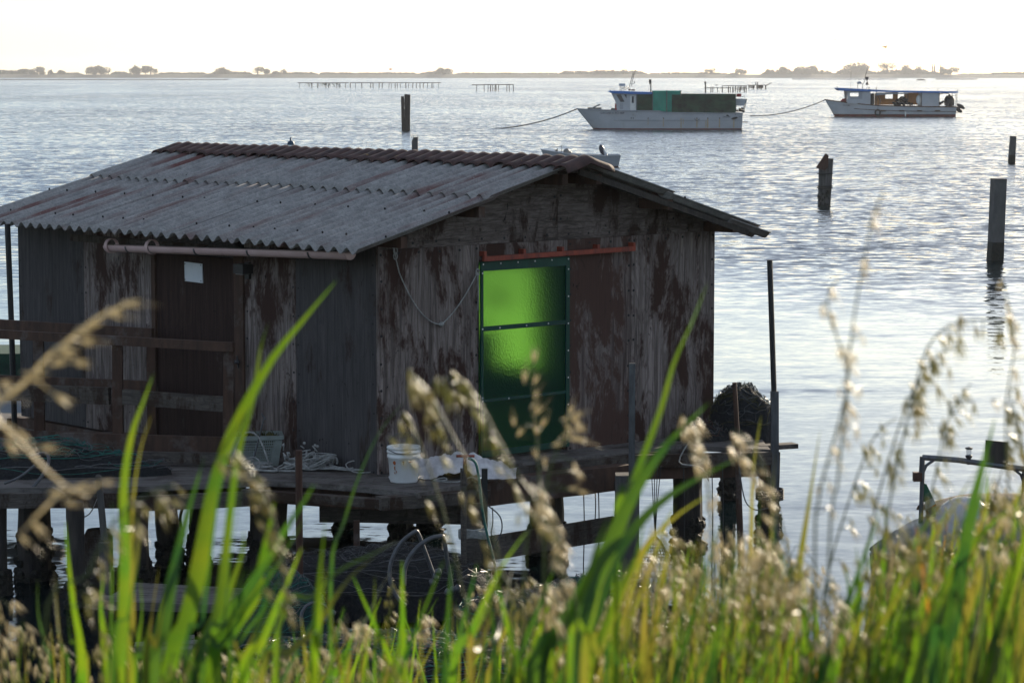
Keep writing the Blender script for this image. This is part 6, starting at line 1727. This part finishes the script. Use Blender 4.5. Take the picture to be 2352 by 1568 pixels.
reed('reed with a wide bright leaf rising against the white water right of the deck', [
    ([(1795, 1568), (1815, 1430), (1832, 1310), (1848, 1210), (1864, 1110), (1884, 985)], 38, 'leafyellow', .0),
    ([(1760, 1568), (1765, 1420), (1768, 1280), (1776, 1130), (1780, 1040)], 13, 'leafyellow', .2),
    ([(1860, 1568), (1850, 1450), (1848, 1350), (1832, 1290)], 34, 'leaf', .1)], 3.3)
reed('short yellow green reed leaf in front of the tall dark net heap', [
    ([(1700, 1568), (1720, 1380), (1726, 1220), (1730, 1080), (1748, 955)], 24, 'leafyellow', .0),
    ([(1585, 1568), (1590, 1440), (1598, 1320), (1604, 1230)], 20, 'leafyellow', .1)], 3.6)
reed('reed clump with dark pointed leaves at the right edge before the tarp covered boat', [
    ([(2160, 1568), (2190, 1420), (2212, 1280), (2236, 1150), (2262, 1050), (2286, 958)], 62, 'leafdark', .0),
    ([(2110, 1568), (2150, 1450), (2180, 1350), (2240, 1240), (2340, 1150)], 70, 'leaf', .1),
    ([(2230, 1568), (2250, 1420), (2262, 1300), (2256, 1180)], 60, 'leafyellow', .2),
    ([(2300, 1568), (2300, 1430), (2330, 1300), (2370, 1200)], 80, 'leaf', .1)], 2.7)
reed('reed leaves standing before the bow of the tarp covered boat', [
    ([(2040, 1568), (2060, 1470), (2090, 1380), (2110, 1300), (2112, 1230)], 40, 'leaf', .1),
    ([(2000, 1568), (2030, 1440), (2060, 1330), (2100, 1240), (2160, 1165)], 26, 'leaf', .1),
    ([(1980, 1568), (1970, 1440), (1975, 1330), (1965, 1250)], 32, 'leafdark', .1)], 3.0)
reed('reed leaves at the bottom right between the white water gap and the boat', [
    ([(1900, 1568), (1930, 1470), (1950, 1380), (1940, 1290)], 36, 'leafdark', .1),
    ([(1880, 1568), (1905, 1500), (1925, 1420), (1960, 1340)], 30, 'leaf', .1)], 3.1)

# --- wild oats -----------------------------------------------------
def spikelet(b, p, ang, L, w, mi=0, tipy=0.0):
    """husk pair: slim pointed body from p along a direction in the x-z plane."""
    d = Vector((math.cos(ang), tipy, -math.sin(ang))).normalized()
    s = d.cross(Vector((0, 1, 0.1))).normalized(); t = d.cross(s)
    for sg in (-1, 1):                   # two glumes slightly open
        vs = []; n = 6; dd = (d + s * sg * .16).normalized()
        for i, k in enumerate((.12, .7, 1.0, .72, .3, .02)):
            c = p + dd * (L * i / 5)
            for j in range(5):
                a = 2 * math.pi * j / 5; vs.append(c + (s * math.cos(a) * .55 + t * math.sin(a) * .9) * (w * k * .5))
        b.add(vs, [(i * 5 + j, i * 5 + (j + 1) % 5, (i + 1) * 5 + (j + 1) % 5, (i + 1) * 5 + j) for i in range(5) for j in range(5)], mi)
G_O = 'wild oat stalks in the foreground'
def oat(label, stem, spk, Y, mat='straw', smat='stemgreen', sw=.0012, wr=.27):
    S = [at(x, y, Y) for x, y in stem]; r0 = down(S[0])
    e = empty('wild_oat', r0, 0, label, 'wild oat', G_O)
    b = MB(); P = [Vector((0, 0, 0)), (S[0] - r0) * .5] + [p - r0 for p in S]; b.tube(cr(P, 24), [sw * 1.4 - sw * .8 * i / 24 for i in range(25)], 5); b.build('stem', M[smat], e, True)
    b = MB(); SP = [p - r0 for p in cr(S, 40)]
    for (x, y, a, L) in spk:
        q = at(x, y, Y + rnd.uniform(-.03, .03)) - r0; l = L / F * Y
        d = Vector((math.cos(R(a)), 0, -math.sin(R(a))))
        q0 = q - d * l * .5
        near = min(SP, key=lambda s: (s - q0).length + max(0, s.z - q0.z) * .5)
        b.tube([near, near.lerp(q0, .5) + Vector((0, 0, .002)), q0], .0007, 4, 1)
        spikelet(b, q0, R(a), l, l * wr, 0, rnd.uniform(-.4, .4))
        if rnd.random() < .35:
            aw = q0 + d * l; b.tube([q0 + d * l * .8, aw + d * l * .3, aw + d * l * .6 + Vector((rnd.uniform(-.003, .003), 0, rnd.uniform(-.004, .002)))], [.0003, .0002, .0001], 3, 0)
    b.build('panicle', [M[mat], M[smat]], e, True)
    return e
oat('bleached oat panicle crossing the left edge in front of the far railing', [(-60, 1060), (0, 930), (60, 875), (110, 820), (160, 780), (215, 735), (275, 706), (300, 698)],
    [(305, 698, 2, 52), (268, 722, 12, 50), (224, 740, -32, 52), (196, 762, 3, 46), (206, 784, 4, 48), (148, 800, -12, 54), (158, 812, 8, 56), (140, 830, -22, 56), (188, 834, 6, 50), (96, 855, -8, 44), (76, 862, 14, 54), (16, 880, 4, 40), (30, 900, -30, 36), (146, 920, 36, 62), (20, 912, 10, 34), (60, 1008, 58, 40)], 1.9, 'straw', 'straw', .0016)
oat('lower oat panicle at the left edge hanging before the net heap', [(-40, 900), (-10, 960), (20, 990), (60, 1030), (130, 1100), (200, 1140)],
    [(28, 1032, 55, 56), (112, 1030, 10, 52), (50, 1000, 50, 40), (130, 1133, -5, 44), (190, 1118, -6, 54), (165, 1157, 8, 40), (250, 1108, 8, 36), (90, 1215, 50, 56), (60, 1240, 40, 40)], 1.9, 'straw', 'straw', .0014)
oat('upright pale oat panicle in front of the green door sheet', [(1250, 1300), (1240, 1120), (1232, 1000), (1226, 930), (1222, 870), (1230, 820)],
    [(1228, 815, -85, 44), (1206, 862, -84, 44), (1232, 868, -70, 36), (1232, 905, -58, 34), (1226, 930, -50, 32), (1236, 942, -42, 44), (1180, 966, -96, 34), (1196, 990, -55, 34), (1250, 966, -65, 36), (1232, 985, -100, 34), (1230, 1040, -100, 32), (1252, 1058, -92, 34)], 2.7, 'straw', 'stemgreen')
oat('bushy pale oat panicle beside the right edge of the green door sheet', [(1200, 1400), (1245, 1180), (1262, 1080), (1290, 1010), (1308, 950)],
    [(1312, 940, -75, 36), (1328, 952, -20, 36), (1300, 962, -10, 30), (1322, 962, 12, 34), (1310, 985, 45, 46), (1300, 1000, -25, 42), (1325, 1006, 5, 34), (1340, 1012, 18, 38), (1282, 1018, -20, 36), (1335, 985, 0, 34), (1330, 975, 30, 30), (1322, 1078, 75, 36), (1335, 1095, 60, 30), (1340, 1130, 15, 30), (1318, 1122, 5, 30)], 2.6, 'straw', 'stemgreen')
def droop(label, stem, n, Y, mat, a0=70, spread=30, L=44, seed=0, side=1):
    rs = random.Random(seed); spk = []
    S = cr([Vector((x, y, 0)) for x, y in stem], 30)
    for i in range(n):
        t = rs.uniform(.25, 1); q = S[int(t * 30)]
        spk.append((q.x + rs.gauss(10, 30) * side, q.y + rs.uniform(10, 105) * (1.15 - .6 * t), a0 + rs.uniform(-spread, spread), L * rs.uniform(.75, 1.35)))
    oat(label, stem, spk, Y, mat, wr=.2)
droop('greenish oat stalk arching left over the wall beside the green door', [(1330, 1568), (1300, 1330), (1250, 1180), (1190, 1090), (1130, 980), (1085, 900), (1040, 872), (1010, 872)], 30, 2.5, 'strawgreen', 68, 25, 48, 1, -.4)
droop('greenish oat stalk arching left above the white cloth', [(1180, 1568), (1150, 1300), (1090, 1100), (1040, 1000), (985, 900), (945, 858)], 22, 2.6, 'strawgreen', 66, 22, 46, 2, -.3)
droop('oat stalk with pinkish husks hanging before the white bucket', [(1080, 1568), (1060, 1350), (1020, 1180), (980, 1060), (945, 970), (925, 945)], 15, 2.8, 'strawgreen', 62, 22, 40, 3, -.4)
droop('dense oat stalk nodding right of the white cloth', [(1300, 1568), (1290, 1350), (1275, 1210), (1250, 1150), (1215, 1110)], 26, 2.4, 'straw', 75, 25, 44, 4, .4)
droop('oat stalk nodding at the right deck end before the tall pole', [(1860, 1568), (1830, 1380), (1790, 1180), (1760, 1080), (1720, 1010), (1690, 990)], 20, 2.6, 'straw', 60, 22, 46, 5, -.3)
droop('oat stalk nodding over the low net bundle', [(1650, 1568), (1640, 1340), (1630, 1150), (1610, 1020), (1590, 975), (1560, 960)], 22, 2.7, 'straw', 72, 22, 42, 6, .3)
droop('oat stalk hanging before the thick pile at left', [(90, 1568), (200, 1320), (260, 1200), (330, 1140), (400, 1110)], 24, 2.3, 'strawgreen', 62, 18, 46, 7, .4)
droop('oat stalk hanging before the piles below the weed basket', [(640, 1568), (660, 1400), (640, 1240), (600, 1120), (560, 1060), (530, 1050)], 22, 2.3, 'strawgreen', 62, 18, 48, 8, .5)
# pale panicles against the bright water at right, very close to the lens
for i, (stem, n, Y, L) in enumerate([
    ([(1900, 1400), (1925, 1100), (1945, 900), (1960, 740), (2000, 520), (2030, 440)], 24, 2.46, 38),
    ([(1870, 1400), (1880, 1150), (1930, 960), (1945, 850), (1900, 700), (1925, 640)], 18, 2.54, 34),
    ([(2000, 1500), (2040, 1180), (2085, 960), (2130, 800), (2200, 740), (2310, 735)], 40, 2.90, 44),
    ([(1960, 1500), (2000, 1220), (2040, 1060), (2095, 900), (2150, 820), (2190, 800)], 35, 3.04, 46),
    ([(2100, 1500), (2120, 1260), (2150, 1080), (2180, 960), (2230, 880)], 29, 3.19, 42),
    ([(1880, 1568), (1900, 1330), (1960, 1120), (2010, 1000), (2060, 960)], 24, 3.19, 40),
    ([(2330, 1500), (2320, 1200), (2310, 950), (2330, 780), (2300, 640)], 18, 2.75, 38),
    ([(2380, 1400), (2360, 1100), (2340, 980), (2325, 930), (2320, 900)], 18, 3.19, 44),
    ([(2240, 1500), (2250, 1300), (2280, 1150), (2310, 1060), (2340, 1020)], 24, 3.33, 44)]):
    droop(['blurred pale oat panicle reaching up toward the mid lagoon', 'blurred oat panicle with few husks left of the tallest one', 'oat panicle bending right below the tall concrete post', 'oat panicle with long dark husks against the white water', 'oat panicle left of the boat arch', 'low oat panicle just right of the deck end',
           'faint oat panicle at the right edge below the concrete post', 'small dark oat tuft at the right edge above the boat arch', 'oat panicle in front of the boat sign panel'][i], stem, n, Y, 'straw' if i in (0, 1, 6) else 'strawgreen', 72, 20, L, 20 + i, .4)

# --- the uncountable rest -------------------------------------------
def top_profile(px):                     # how high the mass of grass reaches (display px)
    K = [(-60, 1400), (150, 1450), (300, 1470), (560, 1480), (700, 1440), (850, 1390), (1000, 1340), (1150, 1380), (1300, 1370), (1420, 1330), (1520, 1240), (1650, 1230), (1750, 1220), (1830, 1290), (1880, 1400), (1960, 1380), (2000, 1240), (2050, 1230), (2150, 1190), (2250, 1140), (2420, 1110)]
    for (a, ya), (c, yc) in zip(K[:-1], K[1:]):
        if a <= px <= c: return ya + (yc - ya) * (px - a) / (c - a)
    return 1420 if px < 0 else 1130
def dens(px): return .26 if px < 560 else (.42 if px < 1400 else 1.0)
gb = MB(); sb = MB()
mats = ['leaf', 'leafdark', 'leafyellow', 'stemgreen', 'orange']
N = 0
while N < 2300:
    px = rnd.uniform(-60, 2420) if N < 1050 else rnd.choice((rnd.uniform(-1500, -60), rnd.uniform(2420, 3900), rnd.uniform(2420, 3900)))
    if rnd.random() > dens(px): continue
    N += 1
    Y = rnd.uniform(2.5, 5.5) if rnd.random() < .75 else rnd.uniform(5.5, 9)
    tp_ = top_profile(px) + 250 * rnd.random() ** 1.1 - 20 * rnd.random()
    tip = at(px, tp_, Y); lean = rnd.gauss(.06, .12); r = down(tip, -lean - rnd.uniform(-.05, .05), rnd.uniform(-.15, .15))
    h = tip.z - r.z
    if h < .15: continue
    m1 = r.lerp(tip, .4) + Vector((-lean * .3, 0, h * .05)); m2 = r.lerp(tip, .75) + Vector((-lean * .18, 0, h * .04))
    mi = rnd.choices((0, 1, 2, 3, 4), (5, 3, 4, 3, .35))[0]
    blade(gb, [r, m1, m2, tip], rnd.uniform(.005, .026 if px > 1700 else .018) if px > 560 else rnd.uniform(.004, .011), 9, yaw=rnd.uniform(-1, 1), base=.5, twist=rnd.uniform(-1, 1), mi=mi)
for i in range(95):
    px = rnd.choice((rnd.uniform(1950, 2420), rnd.uniform(1950, 2420), rnd.uniform(1380, 1900), rnd.uniform(600, 1380)))
    Y = rnd.uniform(2.6, 3.8); tp_ = top_profile(px) + rnd.uniform(-90, 200)
    tip = at(px, tp_, Y); lean = rnd.gauss(.12, .14); r = down(tip, -lean, rnd.uniform(-.1, .1)); h = tip.z - r.z
    blade(gb, [r, r.lerp(tip, .4) + Vector((-lean * .35, 0, h * .04)), r.lerp(tip, .75) + Vector((-lean * .2, 0, h * .04)), tip], rnd.uniform(.016, .032), 14, yaw=rnd.uniform(-.7, .7), base=.5, peak=.4, twist=rnd.uniform(-.8, .8), mi=rnd.choices((0, 1, 2), (4, 4, 3))[0])
tag(gb.build('grass', [M[m] for m in mats], smooth=True), 'dense green grass blades along the bottom of the picture', 'grass', kind='stuff')
N = 0
while N < 400:
    px = rnd.uniform(-60, 2420) if N < 210 else rnd.choice((rnd.uniform(-1500, -60), rnd.uniform(2420, 3900)))
    if rnd.random() > (dens(px) if px > 560 else .2): continue
    N += 1
    Y = rnd.uniform(2.6, 5.0); tp_ = top_profile(px) + rnd.uniform(-35, 170)
    tip = at(px, tp_, Y); lean = rnd.gauss(.05, .1); r = down(tip, -lean, rnd.uniform(-.1, .1)); h = tip.z - r.z
    if h < .2: continue
    nod = rnd.uniform(-.05, .08)
    P = cr([r, r.lerp(tip, .5) + Vector((-lean * .3, 0, 0)), r.lerp(tip, .85), tip, tip + Vector((nod, 0, -.015 - abs(nod) * .5))], 14)
    sb.tube(P, [.0014 - .0009 * i / 14 for i in range(15)], 4, 0)
    mi = rnd.choices((1, 2), (2, 3))[0]
    for k in range(rnd.randint(9, 20)):
        q = P[rnd.randint(9, 14)] + Vector((rnd.uniform(-.014, .018), rnd.uniform(-.012, .012), rnd.uniform(-.02, .004)))
        spikelet(sb, q, R(rnd.uniform(50, 100)), rnd.uniform(.015, .027), rnd.uniform(.0025, .0042), mi, rnd.uniform(-.4, .4))
tag(sb.build('dry_grass', [M['stemgreen'], M['straw'], M['strawgreen']], smooth=True), 'seeding wild grass with pale husks among the green blades', 'grass', kind='stuff')
# short grass on the rest of the dyke
kb = MB()
for i in range(2600):
    x = rnd.uniform(-7, 7); y = rnd.uniform(1, 16.5); z = bank_z(x, y)
    if z < .12: continue
    hmax = .50 if y < 10 else .28
    h = rnd.uniform(.12, hmax); a = rnd.uniform(-.5, .5)
    blade(kb, [(x, y, z - .02), (x + h * a * .3, y, z + h * .6), (x + h * a, y + rnd.uniform(-.1, .1), z + h)], rnd.uniform(.006, .014), 4, yaw=rnd.uniform(-1.5, 1.5), mi=rnd.choice((0, 1, 2)))
tag(kb.build('short_grass', [M['leaf'], M['leafdark'], M['leafyellow']]), 'short grass covering the dyke slope', 'grass', kind='stuff')
